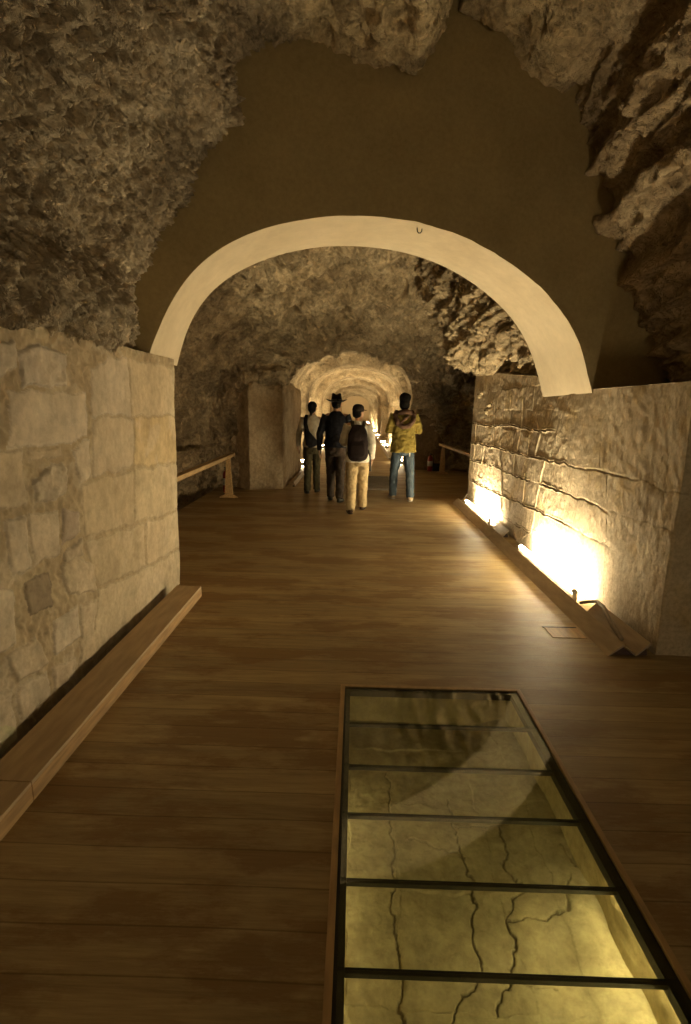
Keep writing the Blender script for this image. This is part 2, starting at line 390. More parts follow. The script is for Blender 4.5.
wh = smooth(.15, .5, fbm(wpA+20, 2.6, 5, .6))[..., None]; colr = colr*(1-wh*.5)+wh*.5*np.array([1.12, 1.09, 1.03])
colr *= np.where(edge < .5, .93, 1)[..., None]*(1-.18*np.exp(-((hgt-.002)/.004)**2)*inst)[..., None]
ev = [(XL+.01, -2.4, 1.97), (XL+.01, YE, 1.97), (XL-2.2, YE, 1.97), (XL-2.2, -2.4, 1.97)]
grid('wall_left', P, M_mas, col=np.clip(colr, 0, 1.3), flip=True, extra=(ev, [(0, 1, 2, 3)]))['kind'] = 'structure'

# ------------------------------------------------------------------ right ashlar wall (X = 2.06)
XR = 2.06
def wr(pts, s=2.55, ox=420, oy=360): return [on_x(x/s+ox, y/s+oy, XR)[1:] for x, y in pts]
joints = [([(120, 158), (180, 168), (230, 165), (300, 180), (345, 178)], 1.4), ([(120, 208), (200, 225), (250, 240), (310, 250), (380, 268), (480, 290)], 1.6),
 ([(110, 250), (190, 270), (240, 295), (330, 325), (440, 365), (478, 384)], 1.8), ([(110, 296), (160, 322), (200, 340), (290, 380), (360, 410), (420, 445), (480, 474)], 1.8),
 ([(478, 288), (560, 305), (625, 335), (680, 352)], 1.0), ([(480, 384), (560, 410), (650, 442)], .7), ([(105, 345), (170, 365), (240, 420), (280, 440)], 1.2),
 ([(232, 95), (225, 165)], 1.4), ([(192, 108), (190, 165), (188, 222)], 1.2), ([(262, 100), (260, 170), (245, 240)], 1.4), ([(310, 188), (295, 248)], 1.4), ([(325, 250), (300, 340), (285, 440)], 2.0),
 ([(478, 290), (478, 384), (474, 480), (468, 600)], 1.0), ([(205, 230), (212, 300), (210, 385)], 1.3), ([(300, 150), (305, 185)], 1.4), ([(145, 160), (140, 250)], 1.2), ([(165, 222), (160, 262)], 1.2),
 ([(240, 240), (238, 295)], 1.4), ([(270, 290), (262, 372)], 1.3), ([(240, 420), (250, 470), (275, 440)], 1.6), ([(455, 150), (458, 285)], .5), ([(350, 178), (352, 258)], .6)]
cor = 3.23
hl = np.concatenate([np.linspace(-3.0, -0.02, 90), np.linspace(0, 9.16-cor, 1200), 9.16-cor+np.linspace(.02, 2.4, 60)])  # right of corner, along, round the far end
Zr = np.linspace(-0.12, 2.45, 400)
A = np.stack(np.meshgrid(hl, Zr, indexing='ij'), -1)
wpA = np.concatenate([A+50, np.zeros(A.shape[:-1]+(1,))], -1)
Aw = np.stack([A[..., 0]+cor+fbm(wpA, 5, 3)*.02, A[..., 1]+fbm(wpA+7, 5, 3)*.02], -1)
near = smooth(4.6, 5.6, A[..., 0]+cor)            # small rough blocks further in, smooth slabs near
D = .016*fbm(wpA, 1.0, 2) + .0032*fbm(wpA, 9, 4)*(1+1.0*near) + .007*near*np.maximum(0, ridge(wpA, 5, 4)-.35)
D += .0016*fbm(wpA*np.array([2.0, 1.0, 1]), 7, 4)*(1-near)   # vertical tooling marks
g = np.zeros(A.shape[:-1])
dep = fbm(wpA, 3, 3)*.5+.75
up_ = 0
for ji, (pts, w) in enumerate(joints):
    d = seg_d(Aw, wr(pts)); vert = abs(pts[0][0]-pts[-1][0]) < 45
    if w > 1.05: up_ = np.maximum(up_, smooth(.3, .9, dep+(.25 if vert else 0))*np.exp(-((d-(0 if vert else .012))/.007)**2))
    if vert and w > 1.05: continue
    g = np.maximum(g, w*np.exp(-(d/(.005+.002*w))**2)*np.clip(dep*1.4-.3, .05, 1.4))
    rag = np.exp(-(d/.035)**2)*np.maximum(0, ridge(wpA, 16, 3)-.45)*w; D -= .009*rag
blk = np.zeros(A.shape[:-1])
kz = np.floor(Aw[..., 1]/.27); ky = np.floor((Aw[..., 0]+.13*(kz % 2))/.34)
blk = (np.sin(kz*12.9+ky*78.2)*43758.5) % 1.0
up_ = up_*smooth(1.92, 1.75, A[..., 1])
D += near*.011*(blk-.5) + .015*up_*near - .010*g*(.35+.65*near)
c = np.ones(A.shape[:-1]+(3,))*np.array([1.0, .96, .9]); c *= (1+.10*fbm(wpA, 4, 4)+.06*(blk-.5)*near)[..., None]; c *= (1-.25*np.clip(g, 0, 1))[..., None]
patch = smooth(.25, .6, fbm(wpA, 2.2, 4)); c *= 1-patch[..., None]*np.array([.03, .08, .2])
s0 = np.minimum(A[..., 0], 0); s1 = np.clip(A[..., 0], 0, 9.16-cor); s2 = np.maximum(A[..., 0]-(9.16-cor), 0)
top = np.interp(cor+s1, [cor, 4.6, 6.1, 9.16], [1.80, 1.80, 2.0, 2.25])
zz = A[..., 1]; zz = np.where(zz > top, top, zz)
P = np.stack([XR-s0+s2, cor+s1, zz], -1)
lean = 0.02*smooth(0, 1.8, zz)
P[..., 0] += lean*0
nrm = np.zeros_like(P); nrm[..., 0] = -1.0*((s0 == 0) & (s2 == 0)); nrm[..., 1] = -1.0*(s0 < 0)+1.0*(s2 > 0)
P = P + nrm*D[..., None]
ev = []; ef = []
ty = np.linspace(cor-.012, 9.15, 60); tz = np.interp(ty, [cor, 4.6, 6.1, 9.16], [1.80, 1.80, 2.0, 2.25])
tnoise = [.012*math.sin(i*2.1) for i in range(60)]
for i, (y, z) in enumerate(zip(ty, tz)):
    ev += [(XR-.01, y, z), (XR+3.0, y, z)]
    if i: ef.append((2*i-2, 2*i-1, 2*i+1, 2*i))
grid('wall_right', P, M_masr, col=np.clip(c, 0, 1.3), flip=False, extra=(ev, ef))['kind'] = 'structure'

# ------------------------------------------------------------------ cross arch
fpx = [(148, 357), (150, 345), (158, 325), (166, 308), (175, 290), (184, 276), (195, 263), (207, 253), (220, 245), (234, 237), (250, 231), (272, 224), (295, 219), (320, 215.5), (346, 214),
       (371, 214.5), (396, 217), (422, 221.5), (446, 228), (471, 238), (496, 252), (514, 264), (531, 277), (547, 290), (561, 305), (570, 319), (578, 335), (584, 350), (588, 365), (591, 379), (592, 393)]
bpx = [(177, 366), (179, 350), (185, 325), (192, 311), (200, 300), (212, 286), (225, 276), (242, 267), (260, 260), (280, 253), (300, 248), (322, 245.5), (346, 244.5), (366, 245.5),
       (386, 248), (409, 252.5), (431, 259), (451, 268), (471, 281), (487, 292), (501, 305), (512, 315), (521, 327), (528, 341), (533, 355), (538, 370), (541, 385), (543, 397)]
fc = resample([AF(*p) for p in fpx], 110)
bc = resample([on_y(x, y, 5.07, .36) for x, y in bpx], 110)
def soften(c_, n_=60):
    for _ in range(n_): c_[1:-1] = (c_[:-2]+2*c_[1:-1]+c_[2:])/4
    return c_
fc = soften(fc); bc = soften(bc)
fc += (fbm(fc, 6, 3)*.005)[:, None]
# the ends of the reveal sit on the two masonry walls; carry them down a little
n = 110
tt = np.linspace(0, 1, 24)[None, :, None]
Ps = fc[:, None]*(1-tt)+bc[:, None]*tt
ctr = np.array([0.2, 4.6, 1.6])
Ps = Ps + (fbm(Ps, 3, 3)*.006)[..., None]*normals(Ps)
# outer boundary of the face (behind the rock)
th = np.linspace(math.pi*1.0, 0, n)
outer = np.array([[0.25+3.3*math.cos(a), 0, 1.9+3.2*abs(math.sin(a))**.75] for a in th])
outer[0] = [-2.6, 0, 1.9]; outer[-1] = [3.4, 0, 1.72]
outer[:, 1] = 4.23+.18*outer[:, 0]
rr = (np.linspace(0, 1, 60)**1.3)[None, :, None]
Pf = fc[:, None]*(1-rr)+outer[:, None]*rr
Pf[..., 1] = 4.23+.18*Pf[..., 0]
Pf[..., 1] += np.where(rr[..., 0] > .02, fbm(Pf*[1, 0, 1], 2.5, 4)*.006, 0)
Pf[:, :, 1] -= 0.0
# skirts below the springing so the face meets the tops of the walls
lf = np.linspace(0, 1, 2)
outerb = outer.copy(); outerb[:, 1] = 5.07+.36*outerb[:, 0]
Pb = bc[:, None]*(1-rr)+outerb[:, None]*rr
Pall = np.concatenate([Pf[:, ::-1], Ps[:, 1:-1], Pb], 1)
o = grid('wall_arch', Pall, [M_plaster, M_soffit], flip=False); o['kind'] = 'structure'
nv = Pall.shape[1]; mi = np.zeros((n-1, nv-1), int); mi[:, 59:59+23] = 1
o.data.polygons.foreach_set('material_index', mi.ravel().astype(np.int32))
sm = np.ones((n-1, nv-1), bool); o.data.polygons.foreach_set('use_smooth', sm.ravel())
for k in (59, 82):                                       # crisp arrises
    idx = [i*nv+k for i in range(n)]
es = {tuple(sorted((i*nv+k, (i+1)*nv+k))) for k in (59, 82) for i in range(n-1)}
se = o.data.attributes.new('sharp_edge', 'BOOLEAN', 'EDGE')
vals = [tuple(sorted(e.vertices)) in es for e in o.data.edges]; se.data.foreach_set('value', vals)
# plaster abutments under the springing, standing on the masonry walls
def abut(name, x0, x1, z0, z1, yo=0):
    b = NB(); v = []
    for x in (x0, x1):
        for y, k in ((4.235, .18), (5.05, .36)):
            for z in (z0, z1): v.append(b.verts.new((x, y+k*x, z)))
    for f in ((0, 1, 3, 2), (4, 6, 7, 5), (0, 4, 5, 1), (2, 3, 7, 6), (0, 2, 6, 4), (1, 5, 7, 3)): b.faces.new([v[i] for i in f])
    tag(done(name, b, M_plaster), kind='structure')
# ------------------------------------------------------------------ rock vault in front of the arch
prof_px = [(118, 352), (130, 342), (137, 325), (140, 300), (146, 275), (152, 255), (160, 235), (175, 205), (190, 175), (200, 150), (218, 138), (232, 127), (236, 110), (238, 70), (252, 45), (260, 32), (275, 38),
           (300, 42), (346, 54), (376, 70), (396, 73), (412, 80), (422, 68), (433, 40), (443, 10), (452, -14), (463, 0), (475, 20), (491, 32), (511, 50), (523, 72), (556, 85), (578, 88), (584, 110), (591, 145), (603, 185), (606, 205),
           (598, 220), (616, 235), (626, 260), (641, 290), (651, 325), (656, 350), (671, 384)]
pr = [AF(*p) for p in prof_px]
pr = np.array([[-2.3, 0, 1.9], [-1.95, 0, 1.93]]+[[p[0], 0, p[2]] for p in pr]+[[2.6, 0, 1.7]])
pr = resample(pr, 620)
ys = np.concatenate([np.linspace(0, 2.6, 300), np.linspace(2.62, 7.0, 110)])     # distance towards the camera from the arch plane
U, V = np.meshgrid(np.arange(620), ys, indexing='ij')
P = np.zeros(U.shape+(3,)); P[..., 0] = pr[:, 0][:, None]; P[..., 2] = pr[:, 2][:, None]
P[..., 1] = 4.23+.18*P[..., 0]+.12-V
# the section is followed loosely nearer the camera: broad natural changes of shape
sgn = np.where(P[..., 0] > 1.3, 1.0, 0.0)
P[..., 0] += sgn*smooth(.3, 2.5, V)*.25; 
P[..., 2] += smooth(.2, 3, V)*.12*np.where(np.abs(P[..., 0]-.4) < 1.2, 1, 0)
P = blur(P, 3)
N = -normals(P)
inw = np.array([0.2, 0, 2.4])-P; inw[..., 1] = 0
N *= np.sign((N*inw).sum(-1))[..., None]
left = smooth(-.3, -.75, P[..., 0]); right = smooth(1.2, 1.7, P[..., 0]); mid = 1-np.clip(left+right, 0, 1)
q = P.copy()
cs, sn = math.cos(.7), math.sin(.7)
qd = np.stack([q[..., 0], q[..., 1]*cs+q[..., 2]*sn, (-q[..., 1]*sn+q[..., 2]*cs)*1.9], -1)   # slanting pick marks
dl = .09*fbm(q, 1.3, 3)+.05*ridge(qd, 3.5, 3)+.060*ridge(qd, 10, 4, .6)-.03*np.maximum(0, fbm(qd, 7, 3)-.15)+.012*fbm(q, 30, 3)
def ledge(ph, d=.8):
    s_ = ph % 1.0; return s_**1.4*(1-smooth(d, 1.0, s_))
qs = q*np.array([.8, .6, 1.7])
saw = ledge(q[..., 2]*2.0+q[..., 1]*.5-q[..., 0]*.3+.45*fbm(q, .9, 3)); saw2 = ledge(q[..., 2]*6.5+q[..., 1]*1.0+.8*fbm(q+5, 1.4, 3))
dr = .12*fbm(q, 1.2, 3)+.20*saw+.07*saw2+.05*ridge(qs, 4, 5, .6)+.010*fbm(q, 16, 3)
dm = .06*fbm(q, 1.0, 3)+.07*ridge(q*[1, 1.5, 1], 2.2, 5, .55)+.05*ledge(q[..., 2]*3+q[..., 0]*1.5+q[..., 1]*2+1.2*fbm(q, 1.2, 3))+.012*fbm(q, 18, 3)-.05*np.exp(-(fbm(q+8, 1.0, 4)/.035)**2)
D = left*dl+right*dr+mid*dm-.03-.03*mid-.06*right
P[..., 0] += left*smooth(2.5, 2.1, P[..., 2])*smooth(.35, .9, V)*.26
P = P+N*D[..., None]
hn = (left*dl+right*dr+mid*dm)
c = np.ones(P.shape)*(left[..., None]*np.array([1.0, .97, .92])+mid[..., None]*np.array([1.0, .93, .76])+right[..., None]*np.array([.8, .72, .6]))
c *= (1+.22*fbm(q, 3, 4)+.12*fbm(q, 14, 2))[..., None]
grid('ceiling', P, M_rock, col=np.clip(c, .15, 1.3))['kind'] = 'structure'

# ------------------------------------------------------------------ cave chamber behind the arch, then the ribbed tunnel
def tprofile(n):           # tunnel section, left floor to right floor
    pts = [(-1.5, -.05), (-1.5, 1.75)]
    for a in np.linspace(math.pi, 0, 41)[1:-1]: pts.append((-.02+1.48*math.cos(a), 1.75+1.12*abs(math.sin(a))**.82))
    pts += [(1.46, 1.75), (1.46, -.05)]
    return resample(pts, n)
NT = 300
tp = tprofile(NT)
def net(cols): return resample_cols(cols)
R = [
 [(-3.5, 4.45, -1), (-3.6, 4.45, 1.6), (-3.3, 4.5, 2.9), (-1.9, 4.7, 3.7), (0.2, 5.0, 4.0), (1.15, 5.3, 3.95), (1.75, 5.7, 3.2), (1.95, 5.7, 2.5), (2.35, 5.7, 2.0), (2.5, 5.7, -.3)],
 [(-3.3, 7.0, -1), (-3.4, 7.0, 1.6), (-3.1, 7.0, 2.8), (-1.8, 7.0, 3.75), (0.0, 7.0, 4.05), (1.0, 7.2, 3.95), (1.45, 7.2, 3.2), (1.7, 7.2, 2.6), (2.3, 7.2, 2.1), (2.5, 7.2, -.3)],
 [(-3.1, 9.2, -1), (-3.0, 9.2, 1.6), (-2.7, 9.0, 2.6), (-1.7, 8.8, 3.45), (-.1, 8.8, 3.75), (0.95, 9.0, 3.85), (1.3, 9.1, 3.1), (1.62, 9.1, 2.35), (2.2, 9.1, 2.2), (2.5, 9.1, -.3)],
 [(-2.9, 9.9, -1), (-2.9, 9.9, 1.6), (-2.4, 9.7, 2.4), (-1.6, 9.7, 3.1), (-.1, 10.0, 3.3), (1.05, 9.5, 3.6), (1.9, 9.3, 3.1), (3.0, 9.3, 2.6), (4.0, 9.3, 2.2), (4.0, 9.3, -.3)],
 [(-2.2, 10.15, -1), (-2.2, 10.15, 1.6), (-1.95, 9.8, 2.2), (-1.2, 10.4, 2.72), (-.05, 11.0, 3.0), (1.1, 11.5, 3.2), (2.2, 12.0, 3.0), (3.4, 12.5, 2.6), (4.0, 12.5, 1.9), (4.0, 12.5, -.3)],
 [(-1.9, 10.25, -1), (-1.9, 10.25, 1.5), (-1.6, 10.0, 2.15), (-1.0, 10.8, 2.55), (-.03, 11.4, 2.88), (.9, 12.0, 2.75), (1.9, 13.6, 2.4), (2.6, 14.0, 2.0), (2.6, 14.0, 1.2), (2.6, 14.0, -.3)],
]
ncol = 10
tk = [0, 55, 85, 110, 150, 190, 215, 235, 262, 299]
mouth_y = [10.3, 10.3, 10.4, 10.9, 11.5, 12.4, 13.5, 14.0, 14.0, 14.0]
R.append([(tp[k][0], mouth_y[j], tp[k][1]) for j, k in enumerate(tk)])
R = np.array(R)
tcol = np.linspace(0, ncol-1, 520)
# map fine columns so that the final row follows the tunnel section exactly
NTC = NT
colpos = np.interp(np.arange(NTC), tk, np.arange(ncol))
rows = []
for r in R[:-1]: rows.append(np.stack([np.interp(colpos, np.arange(ncol), r[:, k]) for k in range(3)], 1))
ym = np.interp(np.arange(NTC), tk, mouth_y)
rows.append(np.stack([tp[:, 0], ym, tp[:, 1]], 1))
rows = np.array(rows)
seg = [60, 60, 50, 50, 30, 40]; parts = []
for i, s in enumerate(seg):
    t = np.linspace(0, 1, s, endpoint=False)[:, None, None]; parts.append(rows[i][None]*(1-t)+rows[i+1][None]*t)
parts.append(rows[-1][None])
C0 = np.concatenate(parts, 0)
last = C0[-1].copy(); C0 = blur(C0, 30); C0[-1] = last
# double the resolution
def up(A_):
    B = np.zeros((A_.shape[0]*2-1, A_.shape[1], 3)); B[::2] = A_; B[1::2] = (A_[1:]+A_[:-1])/2
    Cc = np.zeros((B.shape[0], B.shape[1]*2-1, 3)); Cc[:, ::2] = B; Cc[:, 1::2] = (B[:, 1:]+B[:, :-1])/2; return Cc
C0 = up(C0)
N = normals(C0); inw = np.array([0.1, 0, 1.6])-C0; inw[..., 1] = 0
inw[..., 1] = np.where((C0[..., 1] > 9.6), -2.0, 0)
N *= np.sign((N*inw).sum(-1))[..., None]
q = C0
fade = np.linspace(1, 0, C0.shape[0])[:, None]; fade = smooth(0, .08, fade)
bul = smooth(.8, 1.3, q[..., 0])*smooth(1.9, 2.1, q[..., 2])*smooth(9.6, 9.0, q[..., 1])
qs = np.stack([q[..., 0]*.5, q[..., 1]*.9-q[..., 2]*.3, q[..., 2]*2.6+q[..., 1]*.9], -1)
saw = ledge(q[..., 2]*3.4+q[..., 1]*.5+.55*fbm(q, 1.0, 3)); saw2 = ledge(q[..., 2]*9+q[..., 1]*.8+.9*fbm(q+5, 1.6, 3))
dB = .10*fbm(q, 1.6, 3)+.13*saw+.06*saw2+.045*ridge(q*[1, 1, 1.5], 5, 4, .55)+.012*fbm(q, 18, 3)
qm = np.stack([q[..., 0], q[..., 1]*.8, q[..., 2]*1.6], -1)
dM = .10*fbm(q, .9, 3)+.15*ridge(qm, 1.3, 6, .58)+.14*ledge(q[..., 2]*2.2+q[..., 1]*1.3-q[..., 0]*.8+1.0*fbm(q, .8, 3))+.012*fbm(q, 14, 3)-.07*np.exp(-(fbm(q+8, 1.0, 4)/.035)**2)*smooth(0, .4, fbm(q+2, 1.2, 2)+.2)
lw = smooth(-1.6, -2.2, q[..., 0])
gro = np.exp(-((q[..., 2]-1.55-.08*np.sin(q[..., 1]*2))/.05)**2)+.8*np.exp(-((q[..., 2]-1.05+.03*np.sin(q[..., 1]*3))/.03)**2)
dL = .12*fbm(q, 1.3, 3)+.08*ridge(q, 2.8, 5, .55)+.010*fbm(q, 20, 3)-.10*gro*smooth(9.7, 9.2, q[..., 1])
D = bul*dB+(1-bul)*(lw*dL+(1-lw)*dM)
D = D*(.25+.75*fade)
P = C0+N*D[..., None]
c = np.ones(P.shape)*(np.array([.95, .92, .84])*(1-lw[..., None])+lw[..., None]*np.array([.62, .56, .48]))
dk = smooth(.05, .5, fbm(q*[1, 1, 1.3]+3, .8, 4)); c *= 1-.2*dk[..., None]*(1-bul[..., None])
rec_shade = smooth(1.8, 2.4, q[..., 0])*smooth(9.1, 9.5, q[..., 1]); c *= 1-.35*rec_shade[..., None]  # side recess: its shade is put into the tint as darker colour
c *= (1+.15*fbm(q, 4, 4))[..., None]
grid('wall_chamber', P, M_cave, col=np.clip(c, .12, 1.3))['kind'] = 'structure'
end_row = P[-1]

ribs = [(16.3, .9), (22.6, 1.0), (29.2, 1.0), (35.6, 1.0), (42.5, 1.0), (49.0, 1.0), (55.5, 1.0)]
tx = np.repeat(tp, 2, 0)[:-1]; tx[1:-1:2] = (tp[1:]+tp[:-1])/2
ym2 = np.interp(np.arange(NT*2-1)/2, tk, mouth_y)
ss = np.concatenate([np.linspace(0, 1, 150)**1.0*12, 12+np.linspace(.01, 1, 220)*14, 26+np.linspace(.01, 1, 120)*24])
Yt = ym2[None, :]+ss[:, None]*(62-ym2[None, :])/50.0
rib = np.zeros_like(Yt)
for y0, w in ribs: rib = np.maximum(rib, smooth(.85*w, .55*w, np.abs(Yt-y0)))
mou = smooth(1.8, .8, ss)[:, None]
open_ = 1-np.maximum(rib, mou)
side = smooth(1.9, 1.6, tx[:, 1])[None]
cx, cz = 0.0, 1.2
sc = 1+open_*(.17+.16*side)
Pt = np.stack([cx+(tx[:, 0][None]-cx)*sc, Yt, np.where(tx[:, 1][None] > cz, cz+(tx[:, 1][None]-cz)*(1+open_*.16), tx[:, 1][None])], -1)
Nt = normals(Pt); inw = np.array([0, 0, 1.4])-Pt; inw[..., 1] = 0; Nt *= np.sign((Nt*inw).sum(-1))[..., None]
D = (.045*fbm(Pt, 1.1, 3)+.03*ridge(Pt, 3.2, 4)+.006*fbm(Pt, 16, 2))*smooth(0, .6, ss)[:, None]
Pt = Pt+Nt*D[..., None]; Pt[0] = end_row
c = np.ones(Pt.shape)*np.array([1.0, .95, .85])*(1+.15*fbm(Pt, 2.5, 4))[..., None]
grid('ceiling_tunnel', Pt, M_cave, col=np.clip(c, .2, 1.3))['kind'] = 'structure'
bm = NB(); bx(bm, -2.6, 2.6, 61.6, 62.0, -.3, 3.6); tag(done('wall_back', bm, plain('end_wall', (.55, .43, .27), .9)), kind='structure')

# plastered jamb at the tunnel mouth
def slab_grid(name, path, z0, z1, mat, tintc, nzr=110, dens=110, amp=.018, f=3):
    path = np.array(path); L = np.r_[0, np.cumsum(np.linalg.norm(np.diff(path, axis=0), axis=1))]
    nn = int(L[-1]*dens)+2; t = np.unique(np.concatenate([np.linspace(0, L[-1], nn), L]))
    xy = np.stack([np.interp(t, L, path[:, k]) for k in range(2)], 1)
    k = np.clip(np.searchsorted(L, t-1e-6)-1, 0, len(path)-2); dd = np.diff(path, axis=0)[k]; nr = np.stack([dd[:, 1], -dd[:, 0]], 1); nr /= np.linalg.norm(nr, axis=1)[:, None]
    zz_ = np.linspace(z0, z1, nzr)
    P_ = np.zeros((len(t), nzr, 3)); P_[..., :2] = xy[:, None]; P_[..., 2] = zz_[None]
    d_ = amp*(fbm(P_, f, 4)+.5*ridge(P_, f*3, 3))
    # ragged top edge
    d_ = d_-.30*smooth(z1-.30, z1, P_[..., 2]+.10*fbm(P_, 4, 4))
    P_[..., 0] += nr[:, 0][:, None]*d_; P_[..., 1] += nr[:, 1][:, None]*d_
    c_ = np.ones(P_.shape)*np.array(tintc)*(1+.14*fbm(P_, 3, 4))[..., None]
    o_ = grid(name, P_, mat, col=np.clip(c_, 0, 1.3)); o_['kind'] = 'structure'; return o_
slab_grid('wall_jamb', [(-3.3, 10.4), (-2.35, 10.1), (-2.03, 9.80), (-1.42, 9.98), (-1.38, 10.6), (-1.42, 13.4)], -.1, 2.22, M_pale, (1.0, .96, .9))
slab_grid('wall_jamb.001', [(1.45, 17.0), (1.42, 14.05), (1.5, 13.75), (2.7, 13.9), (4.3, 13.8)], -.1, 1.6, M_pale, (.5, .44, .36))  # recess back wall: same plaster, its shade put into a darker tint

# ------------------------------------------------------------------ glazed pit
root = empty('floor_skylight', (0.4725, 1.485, 0))
tag(root, 'long glazed panel let into the plank floor, golden stone slabs lit beneath it', 'glass floor')
def loc(o, r=root):
    o.matrix_parent_inverse = Matrix.Translation(-r.location); return o
bm = NB(); t = .022
bx(bm, PX0-t, PX0, PY0, PY1+t, -.04, .006); bx(bm, PX1, PX1+t, PY0, PY1+t, -.04, .006); bx(bm, PX0, PX1, PY1, PY1+t, -.04, .006); bx(bm, PX0-t, PX1+t, PY0-t, PY0, -.04, .006)
loc(done('frame', bm, M_trim, root, bevel=.003))['label'] = 'thin brown wooden edging'
bm = NB(); w = .034
bx(bm, PX0, PX0+w, PY0, PY1, -.045, -.008); bx(bm, PX1-w*1.2, PX1, PY0, PY1, -.045, -.008); bx(bm, PX0+w, PX1-w*1.2, PY1-w*.7, PY1, -.045, -.008); bx(bm, PX0+w, PX1-w*1.2, PY0, PY0+w, -.045, -.008)
loc(done('inner_frame', bm, M_black, root))['label'] = 'black steel inner frame'
bars = [2.38, 2.06, 1.775, 1.48, 1.19, .88, .57]
for y in bars:
    bm = NB(); bx(bm, PX0+w, PX1-w*1.2, y-.009, y+.009, -.024, -.006)
    loc(done('crossbar', bm, M_black, root, bevel=.002))
ed = [PY1-.01]+bars+[PY0+.01]
for a, b_ in zip(ed, ed[1:]):
    bm = NB(); bx(bm, PX0+.012, PX1-.012, b_+.004, a-.004, -.006, .001)
    loc(done('pane', bm, M_glass, root))
# the pit below
nx_, ny_ = 420, 1000
X, Y = np.meshgrid(np.linspace(PX0-.25, PX1+.02, nx_), np.linspace(PY0-.3, PY1+.6, ny_), indexing='ij')
P = np.stack([X, Y, np.full_like(X, -.30)], -1)
def fl(pts, s=1.8625, ox=320, oy=670): return [on_floor(x/s+ox, y/s+oy, -.30)[:2] for x, y in pts]
Aw = np.stack([X+.022*fbm(P, 9, 5, .6), Y+.022*fbm(P+5, 9, 5, .6)], -1)
lev = np.sin(np.floor((X+.03*fbm(P, 5, 3))/.21)*7.1+np.floor((Y+.03*fbm(P+3, 5, 3))/.43)*3.3)*.004
g = 0
for pts, w_ in (([(125, 190), (135, 330), (138, 400), (148, 545), (155, 700)], 1.0), ([(240, 240), (255, 310), (280, 400), (300, 560), (245, 659), (235, 760)], 1.2), ([(330, 290), (350, 380), (375, 410), (345, 470), (365, 550), (330, 640)], 1.3),
                ([(255, 290), (390, 290), (350, 280)], .9), ([(345, 470), (455, 465), (460, 400)], 1.0), ([(160, 320), (230, 335), (270, 350)], .8), ([(300, 560), (440, 600)], .5), ([(440, 340), (470, 385)], .8)):
    d = seg_d(Aw, fl(pts)); g = np.maximum(g, w_*np.exp(-(d/.0035)**2)) if not np.isscalar(g) else w_*np.exp(-(d/.0035)**2)
P[..., 2] += lev+.014*fbm(P, 1.6, 3)+.004*fbm(P, 12, 5)-.010*g+.05*smooth(PX1-.22, PX1-.05, X)
c = np.ones(P.shape)*(1+.18*fbm(P, 2.5, 4)+.08*fbm(P, 12, 2))[..., None]*(1-.45*np.clip(g, 0, 1))[..., None]
grid('floor_pit', P, M_pit, col=np.clip(c, 0, 1.3))['kind'] = 'structure'
# pit walls: stone kerb on the far and right sides
def pitwall(name, a, b, tt_=(1, .95, .82)):
    t_ = np.linspace(0, 1, 200); P_ = np.zeros((200, 30, 3)); a = np.array(a); b = np.array(b)
    P_[..., :2] = (a[None]*(1-t_[:, None])+b[None]*t_[:, None])[:, None]; P_[..., 2] = np.linspace(-.36, -.05, 30)[None]
    P_ += (normals(P_)*(.010*fbm(P_, 5, 4))[..., None])
    grid(name, P_, M_pit, col=np.ones(P_.shape)*np.array(tt_))['kind'] = 'structure'
pitwall('wall_pit', (PX1+.005, PY0-.35), (PX1-.02, PY1+.65)); pitwall('wall_pit.001', (PX0-.25, PY1+.12), (PX1, PY1+.12)); pitwall('wall_pit.002', (PX0-.25, PY0-.3), (PX0-.25, PY1+.2))
pitwall('wall_pit.003', (PX0-.25, PY0-.25), (PX1, PY0-.25))
for k, (lx, ly, ln, lab) in enumerate(((PX1-.012, .95, 1.25, 'added tube lamp, unseen under the black frame, lighting the pit'), (PX0-.14, 1.55, 1.4, 'added tube lamp, unseen under the planks, lighting the pit'))):
    r2 = empty('added_pit_lamp', (lx, ly, -.22 if k else -.056)); tag(r2, lab, 'lamp')  # unseen tubes added to brighten the pit
    b2 = NB()
    if k == 0: tube(b2, [(-.006, -ln/2, 0), (-.006, ln/2, 0)], [.006, .006], n=10)
    else: tube(b2, [(0, -ln/2, 0), (0, ln/2, 0)], [.008, .008], n=10)
    done('tube', b2, M_pitlow if k else M_pitfill, r2, sm=True)
    b2 = NB(); bx(b2, *((.001, .006) if k == 0 else (-.02, .02)), -ln/2, ln/2, *((-.006, .006) if k == 0 else (-.055, -.025)))
    done('holder', b2, M_metal, r2)

# second glass panel further along the gallery
root = empty('floor_hatch', (.5, 11.1, 0)); tag(root, 'small dark floor grating on the plank floor beyond the walkers', 'floor grating')
bm = NB()
for a, b_, c_, d_ in ((-.34, .34, -1.0, -.94), (-.34, .34, .94, 1.0), (-.34, -.29, -1, 1), (.29, .34, -1, 1)): bx(bm, a, b_, c_, d_, .0, .02)
done('frame', bm, M_metal, root)
bm = NB()
for k in range(9): bx(bm, -.29, .29, -.85+k*.2, -.81+k*.2, .004, .016)
done('bars', bm, M_metal, root)
bm = NB(); bx(bm, -.29, .29, -.94, .94, .001, .003); done('panel', bm, plain('dark_green_panel', (.07, .065, .04), .35), root)

# small floor trap slot
root = empty('access_flap', (1.6, 3.56, 0)); tag(root, 'small square access flap cut in the planks beside the light trough', 'floor flap')
bm = NB(); bx(bm, -.15, .105, .075, .095, -.002, .002); done('slot', bm, M_dark, root)['label'] = 'dark open slot'
bm = NB(); bx(bm, -.14, .105, -.10, .072, .0005, .003); done('flap', bm, M_wood, root)

